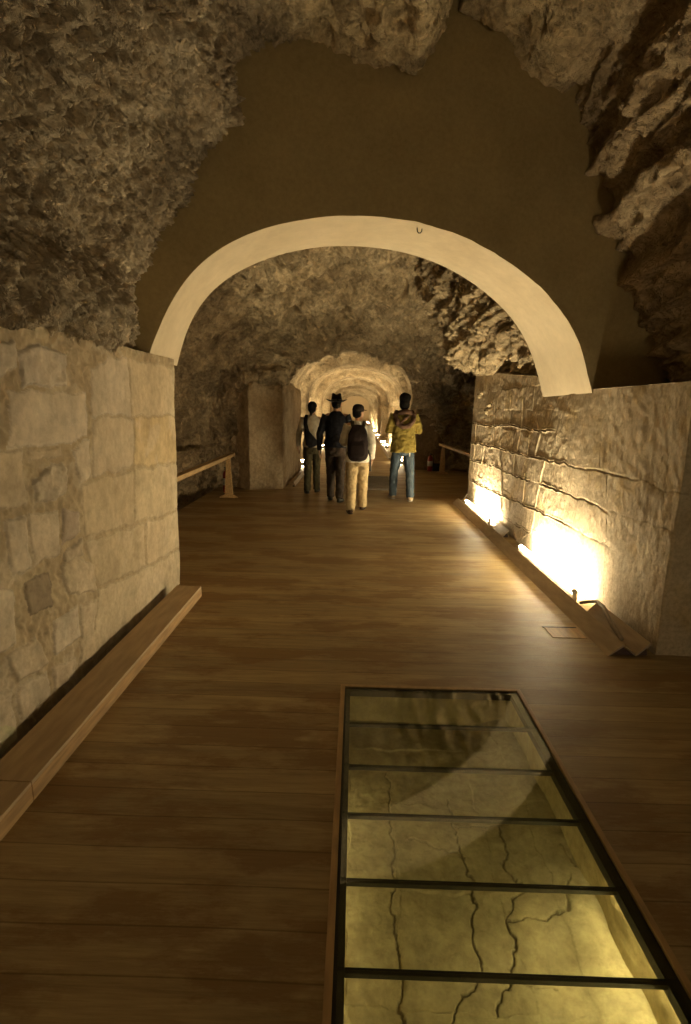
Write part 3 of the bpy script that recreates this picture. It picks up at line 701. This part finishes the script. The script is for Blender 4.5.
# ------------------------------------------------------------------ boards along the walls
def kerb(name, y0, y1, label, group='wooden kerb boxes along the pale block wall'):
    r = empty(name, (-1.39, (y0+y1)/2, 0)); h = (y1-y0)/2
    tag(r, label, 'kerb')
    b = NB(); prism(b, [(-.10, .072), (.108, .072), (.108, .090), (-.10, .094)], -h, h); done('top_board', b, M_kerb, r, bevel=.002)
    b = NB(); prism(b, [(.09, .0), (.109, .0), (.109, .0715), (.09, .0715)], -h, h-.0); done('side_board', b, M_wood, r, bevel=.002)['label'] = 'yellower front board'
    b = NB(); bx(b, -.10, .09, h-.02, h-.001, 0, .0715); done('end_board', b, M_wood, r)
kerb('kerb_box', 1.785, 4.10, 'long pale wooden kerb box along the foot of the block wall')
kerb('kerb_box', -.6, 1.78, 'nearer length of wooden kerb box, butted to the end of the long one')
def trough(y0, y1, lab):
    r = empty('light_trough', (1.86, (y0+y1)/2, 0)); h = (y1-y0)/2; tag(r, lab, 'light trough')
    b = NB(); prism(b, [(-.135, 0), (-.118, 0), (-.02, .076), (-.03, .088)], -h, h); done('face_board', b, M_woodgrey, r, bevel=.0015)['label'] = 'sloping brown face board'
    b = NB(); prism(b, [(-.03, .072), (-.018, .066), (.05, .018), (.045, .008)], -h, h); done('inner_board', b, M_woodgrey, r)
    b = NB(); prism(b, [(.05, .004), (.064, .004), (.150, .092), (.138, .100)], -h, -h+.75); done('back_board', b, M_woodgrey, r)
    b = NB(); prism(b, [(-.10, .002), (.14, .002), (.128, .075), (.052, .006), (.04, .006), (-.03, .06)], -h+.02, -h+.035); done('dark_interior', b, plain('purple_brown_shade', (.09, .055, .05), .7), r)['label'] = 'dark purplish sheet standing for the shaded inside of the trough'  # dark sheet: shade inside the open trough end put in as colour
trough(3.2, 6.40, 'nearer sloping wooden light trough along the foot of the ashlar wall')
trough(6.41, 8.85, 'further sloping wooden light trough at the foot of the small-block wall')
def tube_lamp(y0, y1, lab):
    r = empty('tube_lamp', (1.90, (y0+y1)/2, .07)); h = (y1-y0)/2; tag(r, lab, 'lamp', )
    b = NB(); tube(b, [(0, -h+.04, .03), (0, h-.04, .03)], [.02, .02], n=14, cap=0); done('tube', b, M_tube, r, sm=True)['label'] = 'glowing tube'
    for s in (-1, 1):
        b = NB(); tube(b, [(0, s*(h-.04), .03), (0, s*h, .03)], [.022, .022], n=14, cap=0); done('end_socket', b, M_label, r, sm=True)
    b = NB(); bx(b, -.018, .018, -h, h, -.06, .007); done('holder', b, M_label, r)
tube_lamp(4.15, 5.65, 'large glowing tube lamp in the nearer trough at the ashlar wall')
tube_lamp(7.0, 8.55, 'smaller-looking glowing tube lamp in the further trough at the small-block wall')
bm = NB(); cp = [(1.93, 4.10, .03), (1.955, 4.02, .07), (1.98, 3.93, .11), (1.98, 3.82, .105), (1.95, 3.7, .09), (1.925, 3.55, .06), (1.92, 3.4, .03)]
tube(bm, cp, [.015]*len(cp), n=10); tag(done('cable', bm, M_cable, sm=True), 'grey cable looping out of the light trough near its end', 'cable')
# loose board fragment at the far end of the trough
bm = NB(); prism(bm, [(1.90, 0), (1.93, 0), (2.0, .15), (1.985, .16)], 8.9, 8.93); tag(done('board_offcut', bm, M_woodgrey), 'small board offcut standing at the far end of the trough', 'board')

# hook in the reveal
hp = (on_y(419.5, 230.5, 4.35, .2))
bm = NB(); hk = [Vector((-.02, 0, .02)), Vector((-.018, -.01, -.01)), Vector((-.008, -.012, -.022)), Vector((.006, -.012, -.022)), Vector((.016, -.01, -.01)), Vector((.02, 0, .02))]
tube(bm, hk, [.004]*6, ref=(0, 1, 0), n=8)
hook = tag(done('hook', bm, M_black, sm=True), 'tiny dark metal hook in the crown of the pale arch', 'hook'); hook.location = hp

# ------------------------------------------------------------------ railings
def railing(name, p0, p1, posts, lab, z=.75):
    p0 = Vector(p0); p1 = Vector(p1); r = empty(name, (p1.x, p1.y, 0)); tag(r, lab, 'railing')
    d = (p1-p0).normalized(); s = Vector((-d.y, d.x, 0)); b = NB()
    for a, dz in ((p0-p1-d*0.0, 0), ):
        q0 = p0-p1; q1 = Vector((0, 0, 0))+d*.35; v = []
        for q_ in (q0, q1):
            for su, zz_ in ((-.045, z), (.045, z), (.05, z+.06), (-.05, z+.06)): v.append(b.verts.new((q_.x+s.x*su, q_.y+s.y*su, zz_)))
        for f in ((0, 1, 2, 3), (7, 6, 5, 4), (0, 4, 5, 1), (1, 5, 6, 2), (2, 6, 7, 3), (3, 7, 4, 0)): b.faces.new([v[i] for i in f])
    done('handrail', b, M_wood, r, bevel=.004)
    for t_ in posts:
        c_ = (p0-p1)*t_
        b = NB(); prism(b, [(-.075, 0), (.075, 0), (.032, z-.002), (-.032, z-.002)], -.022, .022)
        b.transform(Matrix.Translation((c_.x, c_.y, 0))); done('post', b, M_wood, r, bevel=.003)
        b = NB(); prism(b, [(-.16, 0), (.16, 0), (.16, .02), (.05, .07), (-.05, .07), (-.16, .02)], -.05, -.024); b.transform(Matrix.Translation((c_.x, c_.y, 0))); done('foot', b, M_wood, r, bevel=.003)
railing('railing', (-2.12, 5.0, 0), (-2.22, 8.9, 0), [0], 'light wooden handrail on a tapered post beside the dark rock pit', z=.70)
railing('railing', (2.35, 9.9, 0), (2.22, 12.95, 0), [0], 'short wooden handrail in the dark recess behind the ashlar wall', z=.69)

# ------------------------------------------------------------------ fire extinguishers
def extinguisher(x, y, z, lab):
    r = empty('fire_extinguisher', (x, y, z)); tag(r, lab, 'fire extinguisher')
    b = NB(); lathe(b, [(.0, 0), (.06, .0), (.068, .015), (.068, .34), (.055, .385), (.025, .41), (.02, .43), (0, .43)], 20); done('cylinder', b, M_red, r, sm=True)
    b = NB(); lathe(b, [(.0695, .14), (.0695, .27)], 20); b2 = b; done('label_band', b2, M_label, r, sm=True)['label'] = 'white paper label'
    b = NB(); bx(b, -.018, .018, -.02, .02, .425, .465); bx(b, -.012, .012, -.10, .02, .468, .48); bx(b, -.012, .012, -.09, 0, .44, .45); done('valve', b, M_black, r)
    b = NB(); tube(b, [(.02, 0, .45), (.08, 0, .43), (.095, 0, .32), (.085, 0, .15), (.08, 0, .08)], [.009, .009, .009, .011, .013], ref=(0, 1, 0), n=8); done('hose', b, M_black, r, sm=True)
extinguisher(-2.40, 9.45, 0.0, 'red fire extinguisher with white label behind the tapered handrail post')
extinguisher(1.98, 13.45, 0.0, 'red fire extinguisher standing on the floor in the dark recess')
# black foot box beside the far extinguisher
bm = NB(); bx(bm, 2.06, 2.32, 13.5, 13.62, 0, .2); tag(done('box', bm, M_black, bevel=.01), 'low black box next to the extinguisher in the dark recess', 'box')

# ------------------------------------------------------------------ tunnel floodlights
def flood(x, y, face, lab, s=1.3):
    r = empty('floodlight', (x, y, 0)); tag(r, lab, 'lamp', 'tunnel floodlights'); r.scale = (s, s, s)
    b = NB(); bx(b, -.09, .09, -.14, .14, .0, .07); done('housing', b, M_metal, r, bevel=.008)
    b = NB(); bx(b, -.075, .075, -.125, .125, .0705, .085); done('lens', b, M_up, r)
FL = [(1.42, 15.4, 1, 'floodlight at the tunnel wall seen between the legs of the person in jeans'), (1.29, 21.6, 1, 'floodlight at the tunnel foot just beside the mustard sweater'), (1.29, 23.7, 1, 'second floodlight beyond the mustard sweater in the tunnel line'),
      (1.29, 29.9, 1, 'third floodlight in the line receding down the tunnel'), (1.27, 35.5, 1, 'fourth floodlight in the line receding down the tunnel'), (1.27, 42, 1, 'fifth floodlight in the line receding down the tunnel'), (1.27, 48, 1, 'added floodlight after the fifth, brightening the far tunnel'), (1.27, 53.5, 1, 'added floodlight, next to last of the tunnel line, brightening its end'), (1.30, 58.5, 1, 'farthest added floodlight, put close to the tunnel end wall to light it'), (-1.30, 58.5, 1, 'added floodlight across from the farthest one, lighting the tunnel end wall'),  # floods nearest the end wall are added to brighten it
      (-1.50, 14.5, 1, 'floodlight by the pale jamb beside the person with the shoulder bag'), (-1.40, 27.4, 1, 'floodlight seen beneath the arm of the man in the fedora'), (-1.36, 38, 1, 'floodlight deep in the tunnel hidden behind the man in the fedora'), (-1.36, 20.8, 1, 'floodlight of the tunnel hidden behind the person with the shoulder bag')]
for x, y, s, l in FL: flood(x, y, 1, l)
# low board in front of the tunnel lamps
for x, y0, y1, lab in ((-1.20, 10.3, 14.2, 'low wooden kerb board at the foot of the pale jamb'), (1.08, 16.6, 30, 'low wooden kerb board in front of the tunnel floodlights')):
    r = empty('kerb_board', (x, (y0+y1)/2, 0)); tag(r, lab, 'kerb'); h = (y1-y0)/2; b = NB(); s = 1 if x > 0 else -1
    prism(b, [(0, 0), (.02*s, 0), (.05*s, .09), (.035*s, .095)], -h, h); done('board', b, M_woodgrey, r); b = NB(); bx(b, *sorted((.0, .06*s)), -h+.01, h, .0, .012); done('foot_board', b, M_black, r)

# ------------------------------------------------------------------ people
def cloth(name, c, rough=.85, var=.12): return plain(name, c, rough, var=var, sc=14, bstr=.5, bd=.01, spec=.08)
M_skin = plain('skin', (.42, .25, .16), .5, var=.05); M_hair = plain('black_hair', (.008, .007, .006), .8, var=.3, sc=60, bstr=.5, spec=.05)
M_skin2 = plain('skin_pale', (.5, .31, .2), .5, var=.05)
def hand(b, w, d, nrm, side, L=.085):
    """palm, four fingers and a thumb; w wrist, d hand direction, nrm palm normal, side +1: thumb towards +a"""
    w = Vector(w); d = Vector(d).normalized(); nrm = Vector(nrm); nrm = (nrm-d*nrm.dot(d)).normalized(); a = d.cross(nrm)*side
    tube(b, [w-d*.02, w+d*.02, w+d*.055, w+d*L], [(.026, .019), (.034, .017), (.040, .015), (.037, .012)], ref=a, n=14, cap=.6)
    for i, (ln, off) in enumerate(((.072, .029), (.080, .010), (.075, -.009), (.060, -.027))):
        p = w+d*(L-.006)+a*off; dr = (d+a*off*.8).normalized(); ps = [p]; bend = .25+.08*i
        for k, fr_ in enumerate((.42, .32, .26)):
            ang = bend*(k+1)*.8; dd = (dr*math.cos(ang)+nrm*math.sin(ang)); p = p+dd*ln*fr_; ps.append(p)
        tube(b, ps, [.0088, .0085, .0078, .0068], ref=a, n=8, cap=.9)
    p = w+d*.022+a*.03; ps = [p, p+(d*.6+a*.8+nrm*.2)*.028, p+(d*1.5+a*1.1+nrm*.6)*.028, p+(d*2.3+a*1.15+nrm*1.0)*.027]
    tube(b, ps, [.0115, .0105, .0095, .008], ref=nrm, n=8, cap=.9)
def lerp(a, b, t): return Vector(a)*(1-t)+Vector(b)*t
class Fig: pass
def person(loc_, rz, Hh, pose, skin, label, girth=1.0):
    """faces +Y; pose gives joints in metres for a 1.75 m figure"""
    k = Hh/1.75; r = empty('person', loc_, rz); r.scale = (k, k, k); tag(r, label, 'person')
    f = Fig(); f.root = r; f.pose = pose; g = girth; f.g = g
    b = NB(); J = pose
    # trunk
    lean = J.get('lean', 0.0)
    def T(x, y, z): return (x, y+(z-.95)*lean, z)
    f.T = T
    tube(b, [T(0, 0, .84), T(0, 0, .92), T(0, 0, 1.05), T(0, .0, 1.2), T(0, .0, 1.34), T(0, -.005, 1.43), T(0, -.01, 1.475)],
         [(.13*g, .09), (.155*g, .105), (.135*g, .092), (.15*g, .10), (.165*g, .105), (.15*g, .09), (.08, .06)], n=20)
    tube(b, [T(0, -.015, 1.44), T(0, -.005, 1.50), T(0, .01, 1.56)], [(.068, .062), (.056, .056), (.055, .058)], n=16)
    # head
    hy = J.get('head', 0.0); hb = NB()
    tube(hb, [(0, .020, 1.515), (0, .022, 1.545), (0, .018, 1.58), (0, .010, 1.625), (0, .004, 1.67), (0, .0, 1.71), (0, -.002, 1.738)],
         [(.034, .046), (.052, .070), (.062, .084), (.070, .092), (.075, .096), (.066, .085), (.036, .048)], n=20, cap=.5)
    tube(hb, [(0, .105, 1.655), (0, .122, 1.615), (0, .108, 1.603)], [.010, .015, .011], n=8)          # nose
    tube(hb, [(-.02, .098, 1.575), (0, .104, 1.575), (.02, .098, 1.575)], [.008, .010, .008], ref=(0, 0, 1), n=8)    # lips
    for s in (-1, 1):
        tube(hb, [(s*.074, .0, 1.655), (s*.083, -.008, 1.64), (s*.082, -.006, 1.61), (s*.072, .004, 1.59)], [(.008, .014), (.008, .02), (.008, .015), (.006, .008)], ref=(1, 0, 0), n=8)
        ell(hb, (s*.03, .088, 1.648), (.014, .010, .010), 8)
        tube(hb, [(s*.015, .099, 1.665), (s*.045, .088, 1.668)], [.008, .007], ref=(0, 0, 1), n=6)
    f.HM = Matrix.Translation(Vector((0, lean*.66, 0))) @ Matrix.Translation((0, 0, 1.56)) @ Matrix.Rotation(hy, 4, 'Z') @ Matrix.Rotation(J.get('nod', 0), 4, 'X') @ Matrix.Translation((0, 0, -1.56))
    hb.transform(f.HM); tmp = bpy.data.meshes.new('t'); hb.to_mesh(tmp); hb.free(); b.from_mesh(tmp)
    for s, nm in ((-1, 'L'), (1, 'R')):
        sh = T(s*.165*g, -.01, 1.425); el, wr_ = J['elb'+nm], J['wri'+nm]
        tube(b, [T(s*.11*g, -.01, 1.43), sh, lerp(sh, el, .5), el, lerp(el, wr_, .4), wr_], [.05, .053, .046, .038, .038, .026], n=14)
        dd = Vector(wr_)-Vector(el); hd = Vector(J.get('hd'+nm, dd)); hand(b, wr_, hd, J.get('hn'+nm, (-s, 0, 0)), J.get('hs'+nm, -s))
        hp_, kn, an = J['hip'+nm], J['kne'+nm], J['ank'+nm]
        tube(b, [hp_, lerp(hp_, kn, .35), kn, lerp(kn, an, .35), lerp(kn, an, .8), an], [.085, .08, .055, .056, .04, .036], n=14)
        toe = Vector(J['toe'+nm]); an_ = Vector(an); heel = an_+(an_-toe)*.25; heel.z = an_.z-.045
        tube(b, [heel, lerp(an_, toe, .3)+Vector((0, 0, -.03)), lerp(an_, toe, .75), toe], [(.03, .03), (.035, .035), (.04, .024), (.03, .014)], n=12)
    f.body = done('body', b, skin, r, remesh=.0068, smooth_it=2); return f
def shirt(f, mat, name='shirt', hem=.86, loose=1.0, sleeve=1.0, rough=.02, roll=0, tail=0, collar=True):
    b = NB(); T = f.T; g = f.g*loose; J = f.pose
    tube(b, [T(0, .0, hem), T(0, 0, hem+.08), T(0, 0, 1.07), T(0, 0, 1.2), T(0, 0, 1.33), T(0, -.008, 1.42), T(0, -.012, 1.475), T(0, -.012, 1.50)],
         [(.182*g, .150*loose), (.180*g, .150*loose), (.160*g, .125*loose), (.170*g, .124), (.185*g, .126), (.168*g, .108), (.10, .078), (.074, .068)], n=22, cap=.15)
    if tail: tube(b, [T(-.02, -.02, hem-tail), T(-.02, -.01, hem+.05)], [(.15*g, .10), (.17*g, .12)], n=20, cap=.1)
    for s, nm in ((-1, 'L'), (1, 'R')):
        sh = T(s*.168*f.g, -.01, 1.42); el, w_ = Vector(J['elb'+nm]), Vector(J['wri'+nm]); e = lerp(el, w_, sleeve)
        tube(b, [T(s*.09*f.g, -.01, 1.42), sh, lerp(sh, el, .5), el, lerp(el, e, .5), e], [.066, .072, .064*loose, .056*loose, .052*loose, .042*loose], n=16, cap=.1)
    return done(name, b, mat, f.root, remesh=.0085, rough=rough, smooth_it=3)
def trousers(f, mat, name='trousers', loose=1.0, rough=.022, top=.98):
    b = NB(); J = f.pose; g = f.g
    tube(b, [(0, 0, .80), (0, -.012, .86), (0, -.012, .92), (0, 0, top)], [(.14*g, .115), (.172*g, .130), (.170*g, .126), (.148*g, .108)], n=22, cap=.2)
    for s, nm in ((-1, 'L'), (1, 'R')):
        hp_, kn, an = J['hip'+nm], J['kne'+nm], Vector(J['ank'+nm]); a2 = an+Vector((0, -.01, -.025))
        tube(b, [hp_, lerp(hp_, kn, .3), lerp(hp_, kn, .7), kn, lerp(kn, a2, .4), lerp(kn, a2, .8), a2], [(.092, .102), (.094*loose, .102*loose), (.082*loose, .088*loose), (.074*loose, .078*loose), (.070*loose, .074*loose), (.066*loose, .070*loose), (.066*loose, .070*loose)], n=18, cap=.1)
    return done(name, b, mat, f.root, remesh=.0085, rough=rough, smooth_it=3)
def shoes(f, mat, sole=None):
    for s, nm in ((-1, 'L'), (1, 'R')):
        an, toe = Vector(f.pose['ank'+nm]), Vector(f.pose['toe'+nm]); fw = (toe-an); fw.z = 0; fw.normalize(); bz = toe.z-.03
        b = NB(); lift = an.z-.085
        heel = an-fw*.055; heel.z = lift+.04; mid_ = lerp(heel, toe, .45); mid_.z += .012
        tube(b, [heel, lerp(heel, toe, .2)+Vector((0, 0, .012)), mid_, lerp(heel, toe, .8), toe+fw*.02], [(.036, .036), (.041, .046), (.046, .042), (.050, .032), (.036, .022)], n=16, cap=.9)
        tube(b, [an+Vector((0, 0, -.05)), an+Vector((0, 0, .01))], [(.042, .05), (.043, .048)], n=14, cap=.1)
        sh = done('shoe', b, mat, f.root, remesh=.008, smooth_it=2)
        b = NB(); tube(b, [heel+Vector((0, 0, -.030)), mid_+Vector((0, 0, -.044)), toe+fw*.02+Vector((0, 0, -.018))], [(.040, .012), (.048, .012), (.040, .011)], n=14, cap=.9)
        done('sole', b, sole or M_black, sh, sm=True)
def hair(f, kind='short', mat=M_hair):
    b = NB()
    ell(b, (0, -.012, 1.672), (.086, .104, .088), 20); ell(b, (0, -.038, 1.62), (.078, .075, .075), 16)
    if kind == 'tied': ell(b, (0, -.06, 1.575), (.05, .05, .06), 12); tube(b, [(0, -.08, 1.60), (0, -.10, 1.56), (0, -.09, 1.50)], [.03, .03, .015], n=10)
    if kind == 'bushy': ell(b, (0, -.02, 1.70), (.098, .108, .092), 20); ell(b, (0, -.045, 1.60), (.088, .08, .10), 16)
    b.transform(f.HM); return done('hair', b, mat, f.root, remesh=.008, rough=.02)
def joints_std(l_fwd, r_fwd, spread=.09, lift=None):
    """walking: forward offset of each foot"""
    J = {}
    for s, nm, fw in ((-1, 'L', l_fwd), (1, 'R', r_fwd)):
        J['hip'+nm] = (s*.085, 0, .87); z = .085+(lift or {}).get(nm, 0)
        J['kne'+nm] = (s*spread*.95, fw*.5+.045, .48+.0*fw); J['ank'+nm] = (s*spread, fw, z); J['toe'+nm] = (s*(spread+.03), fw+.17, .032+(0 if not lift else 0))
    return J
def place(px, py, y): return on_floor(px, py)

# --- person in cream shirt with a shoulder bag
J = joints_std(-.13, .16, .085, {'L': .02}); J.update(elbL=(-.255, -.03, 1.15), wriL=(-.275, .05, .91), elbR=(.23, -.06, 1.18), wriR=(.18, .16, 1.26), lean=.03, head=-.25, hdL=(-.02, .12, -.9), hnR=(-.3, 0, 1))
f1 = person((-.80, 9.55, 0), .05, 1.70, J, M_skin, 'person in a cream shirt and olive trousers, black bag slung across the back')
shirt(f1, cloth('cream_shirt', (.42, .37, .28)), hem=.90); trousers(f1, cloth('olive_cloth', (.050, .043, .022)), loose=.98); shoes(f1, M_black); hair(f1, 'tied')
# --- man in fedora
J = joints_std(.16, -.16, .09, {'R': .02}); J.update(elbL=(-.265, -.04, 1.14), wriL=(-.28, .03, .87), elbR=(.265, -.02, 1.14), wriR=(.28, .08, .88), lean=.03, head=.1, hdL=(0, .12, -.9), hdR=(0, .12, -.9))
f2 = person((-.33, 8.75, 0), -.05, 1.79, J, M_skin2, 'person in a black fedora, black shirt and dark trousers walking with arms down', 1.06)
shirt(f2, cloth('black_shirt', (.012, .013, .017)), hem=.92, loose=1.04); trousers(f2, cloth('charcoal_brown_cloth', (.045, .034, .026)), loose=1.04); shoes(f2, M_black); hair(f2)
def fedora(f, mat):
    b = NB(); n = 40
    prof = [(0, .118), (.035, .112), (.058, .122), (.074, .112), (.082, .06), (.088, .0), (.100, -.006), (.130, -.004), (.160, .004), (.162, .008), (.130, .001), (.096, 0), (.085, .004)]
    R_ = []
    for r_, z_ in prof:
        row = []
        for k in range(n):
            a = 2*math.pi*k/n; x = r_*math.cos(a)*(.92 if r_ < .095 else 1.0); y = r_*math.sin(a)*1.14; z = z_
            if r_ < .08: z -= .025*math.exp(-(x/.03)**2)*(1 if r_ < .07 else .5)
            if r_ > .1: z += .028*(abs(math.cos(a))**2)*(r_-.1)/.06-.012*max(0, math.sin(a))*(r_-.1)/.06
            row.append(b.verts.new((x, y-.004, 1.668+z)))
        R_.append(row)
    for A_, B_ in zip(R_, R_[1:]):
        for k in range(n): b.faces.new((A_[k], A_[(k+1) % n], B_[(k+1) % n], B_[k]))
    b.transform(Matrix.Translation((0, 0, 1.70)) @ Matrix.Scale(1.1, 4) @ Matrix.Translation((0, 0, -1.70))); b.transform(f.HM); h_ = done('hat', b, mat, f.root, sm=True); h_['label'] = 'black fedora with a wide brim'
    b = NB(); lathe(b, [(.0975, 1.670), (.0995, 1.670), (.0965, 1.70), (.0945, 1.70)], 40, c=(0, -.004, 0), sx=.93, sy=1.15); b.transform(f.HM)
    done('hat_band', b, plain('hat_ribbon', (.03, .03, .032), .5), h_, sm=True)
fedora(f2, cloth('black_felt', (.010, .009, .009)))
b = NB(); lathe(b, [(.158, .965), (.162, .965), (.162, 1.0), (.158, 1.0)], 30, sy=.74); done('belt', b, M_black, f2.root, sm=True)
# --- person with backpack
J = joints_std(-.20, .20, .10, {'L': .0, 'R': .0}); J.update(elbL=(-.25, .03, 1.16), wriL=(-.20, .22, 1.10), elbR=(.235, -.05, 1.14), wriR=(.235, .02, .89), lean=.04, head=-.75, hnL=(.3, 0, 1), hdR=(.0, .15, -.9))
f3 = person((.04, 7.9, 0), .0, 1.64, J, M_skin, 'person in a dark cap, white shirt and tan trousers wearing a backpack', 1.05)
shirt(f3, cloth('white_shirt', (.66, .62, .52)), hem=.84, loose=1.06); trousers(f3, cloth('tan_cloth', (.40, .30, .16)), loose=1.18, rough=.03); shoes(f3, cloth('brown_shoe', (.06, .035, .022))); hair(f3)
b = NB(); lathe(b, [(0, .105), (.05, .098), (.082, .07), (.094, .02), (.096, 0), (.086, 0), (.07, .05), (0, .09)], 28, c=(0, -.006, 1.668), sy=1.12)
tube(b, [(-.05, .11, 1.675), (0, .145, 1.672), (.05, .11, 1.675)], [(.006, .03), (.006, .045), (.006, .03)], ref=(0, 0, 1), n=12); b.transform(f3.HM)
done('cap', b, cloth('dark_cap', (.018, .014, .012)), f3.root, sm=True)
# --- person in mustard top
J = joints_std(.18, -.14, .135, {'L': .0, 'R': .02}); J.update(elbL=(-.245, .0, 1.17), wriL=(-.12, .22, 1.20), elbR=(.245, .0, 1.17), wriR=(.13, .22, 1.22), lean=.02, head=-.15, hdL=(.5, .8, .15), hnL=(.2, 0, 1), hdR=(-.5, .8, .15), hnR=(-.2, 0, 1), nod=-.12)
f4 = person((.84, 8.98, 0), .0, 1.83, J, M_skin, 'person in a mustard top and blue jeans with a brown scarf round the shoulders', 1.02)
shirt(f4, cloth('mustard_cloth', (.20, .155, .04)), 'sweater', hem=.83, loose=1.16, rough=.04); trousers(f4, cloth('blue_denim', (.06, .08, .10)), 'jeans', loose=1.0, rough=.02); shoes(f4, cloth('beige_shoe', (.38, .29, .19)), M_label); hair(f4, 'bushy')
b = NB(); tube(b, [(.10, -.105, .79), (.165, -.02, .80)], [(.05, .008), (.04, .008)], ref=(0, 0, 1), n=10); done('shirt_tail', b, cloth('white_hem', (.6, .57, .5)), f4.root, sm=True)['label'] = 'white hem showing under the top'
b = NB(); T = f4.T
tube(b, [T(-.06, .09, 1.46), T(-.13, .03, 1.475), T(-.155, -.07, 1.42), T(-.12, -.150, 1.30), T(-.03, -.170, 1.235), T(.06, -.170, 1.25), T(.125, -.150, 1.33), T(.15, -.06, 1.43), T(.12, .04, 1.475), T(.05, .095, 1.46)],
     [.03, .04, .045, .042, .04, .042, .042, .045, .04, .03], ref=(0, 0, 1), n=14)
tube(b, [T(-.10, -.09, 1.47), T(0, -.12, 1.48), T(.10, -.09, 1.47)], [.04, .048, .04], ref=(0, 0, 1), n=12)
tube(b, [T(.06, -.15, 1.42), T(-.02, -.165, 1.36), T(-.08, -.165, 1.29)], [.022, .028, .02], n=10)
done('scarf', b, cloth('brown_scarf', (.095, .055, .038)), f4.root, remesh=.008, rough=.03, smooth_it=2)['label'] = 'brown rolled scarf draped down the back'

# --- shoulder bag
def world_of(f): return f.root
k = 1.70/1.75
rb = empty('shoulder_bag', (-.80, 9.55, 0), .05); rb.scale = (k, k, k); tag(rb, 'black bag slung on a strap across the cream shirt', 'bag')
b = NB(); tube(b, [(.02, -.165, .93), (-.01, -.175, .99), (-.06, -.170, 1.10), (-.11, -.150, 1.22)], [(.08, .03), (.115, .05), (.080, .045), (.04, .025)], n=20, cap=.7); done('pouch', b, cloth('black_nylon', (.012, .011, .012)), rb, remesh=.008, rough=.015)
b = NB(); tube(b, [(-.09, -.165, 1.20), (-.125, -.135, 1.33), (-.125, -.09, 1.43), (-.11, -.01, 1.50), (-.07, .10, 1.43), (.03, .155, 1.25), (.13, .12, 1.05), (.165, .0, .97), (.12, -.13, .94), (.05, -.17, .95)],
     [(.04, .010), (.038, .010), (.036, .009), (.03, .008), (.02, .006), (.018, .005), (.018, .005), (.018, .005), (.02, .006), (.02, .008)], ref=(1, 0, 0), n=10); done('strap', b, cloth('black_webbing', (.014, .013, .013)), rb, sm=True)
# --- backpack
k = 1.64/1.75
rb = empty('backpack', (.04, 7.9, 0), 0); rb.scale = (k, k, k); tag(rb, 'dark brown backpack worn over the white shirt', 'backpack')
M_bp = cloth('dark_backpack', (.020, .014, .013))
b = NB(); tube(b, [(0, -.20, .90), (0, -.215, .96), (0, -.215, 1.12), (0, -.20, 1.30), (0, -.17, 1.42)], [(.14, .065), (.165, .085), (.17, .085), (.155, .075), (.10, .045)], n=24, cap=.6); sack = done('sack', b, M_bp, rb, remesh=.008, rough=.012)
b = NB(); tube(b, [(0, -.295, .95), (0, -.30, 1.0), (0, -.298, 1.12), (0, -.285, 1.18)], [(.11, .02), (.125, .03), (.12, .028), (.10, .016)], n=20, cap=.5); done('front_pocket', b, M_bp, rb, remesh=.008)
b = NB(); tube(b, [(-.03, -.14, 1.455), (-.02, -.14, 1.50), (.02, -.14, 1.50), (.03, -.14, 1.455)], [.009]*4, ref=(0, 1, 0), n=8); done('grab_handle', b, M_label, rb, sm=True)['label'] = 'pale grab loop'
for s in (-1, 1):
    b = NB(); tube(b, [(s*.085, -.13, 1.42), (s*.10, -.05, 1.50), (s*.11, .06, 1.46), (s*.12, .14, 1.33), (s*.14, .13, 1.15), (s*.165, .0, 1.03), (s*.15, -.13, .97)], [(.03, .008)]*4+[(.02, .006)]*3, ref=(1, 0, 0), n=10); done('shoulder_strap', b, M_black, rb, sm=True)
b = NB(); tube(b, [(.165, -.17, 1.05), (.20, -.15, .95), (.215, -.12, .80), (.21, -.12, .70)], [(.012, .004)]*3+[(.016, .006)], n=8); done('loose_strap', b, M_black, rb, sm=True)

# ------------------------------------------------------------------ light and colour
w_ = bpy.data.worlds.new('world'); SC.world = w_; w_.use_nodes = True
w_.node_tree.nodes['Background'].inputs[0].default_value = (1.0, .74, .42, 1); w_.node_tree.nodes['Background'].inputs[1].default_value = 0.05
def area(name, loc_, tgt, sx, sy, power, c=LC):
    l = bpy.data.lights.new(name, 'AREA'); l.shape = 'RECTANGLE'; l.size = sx; l.size_y = sy; l.energy = power; l.color = c
    o_ = bpy.data.objects.new(name, l); COL.objects.link(o_); o_.location = loc_
    o_.rotation_euler = (Vector(tgt)-Vector(loc_)).to_track_quat('-Z', 'Y').to_euler(); return o_
area('unseen_fill', (1.9, -3.2, .2), (-.6, 2.0, 3.2), .3, 1.0, 42)  # added fill behind the camera, standing in for unseen gallery lamps
SC.view_settings.view_transform = 'Standard'; SC.view_settings.look = 'None'; SC.view_settings.gamma = 1; SC.view_settings.exposure = 0.0
SC.view_settings.use_curve_mapping = False
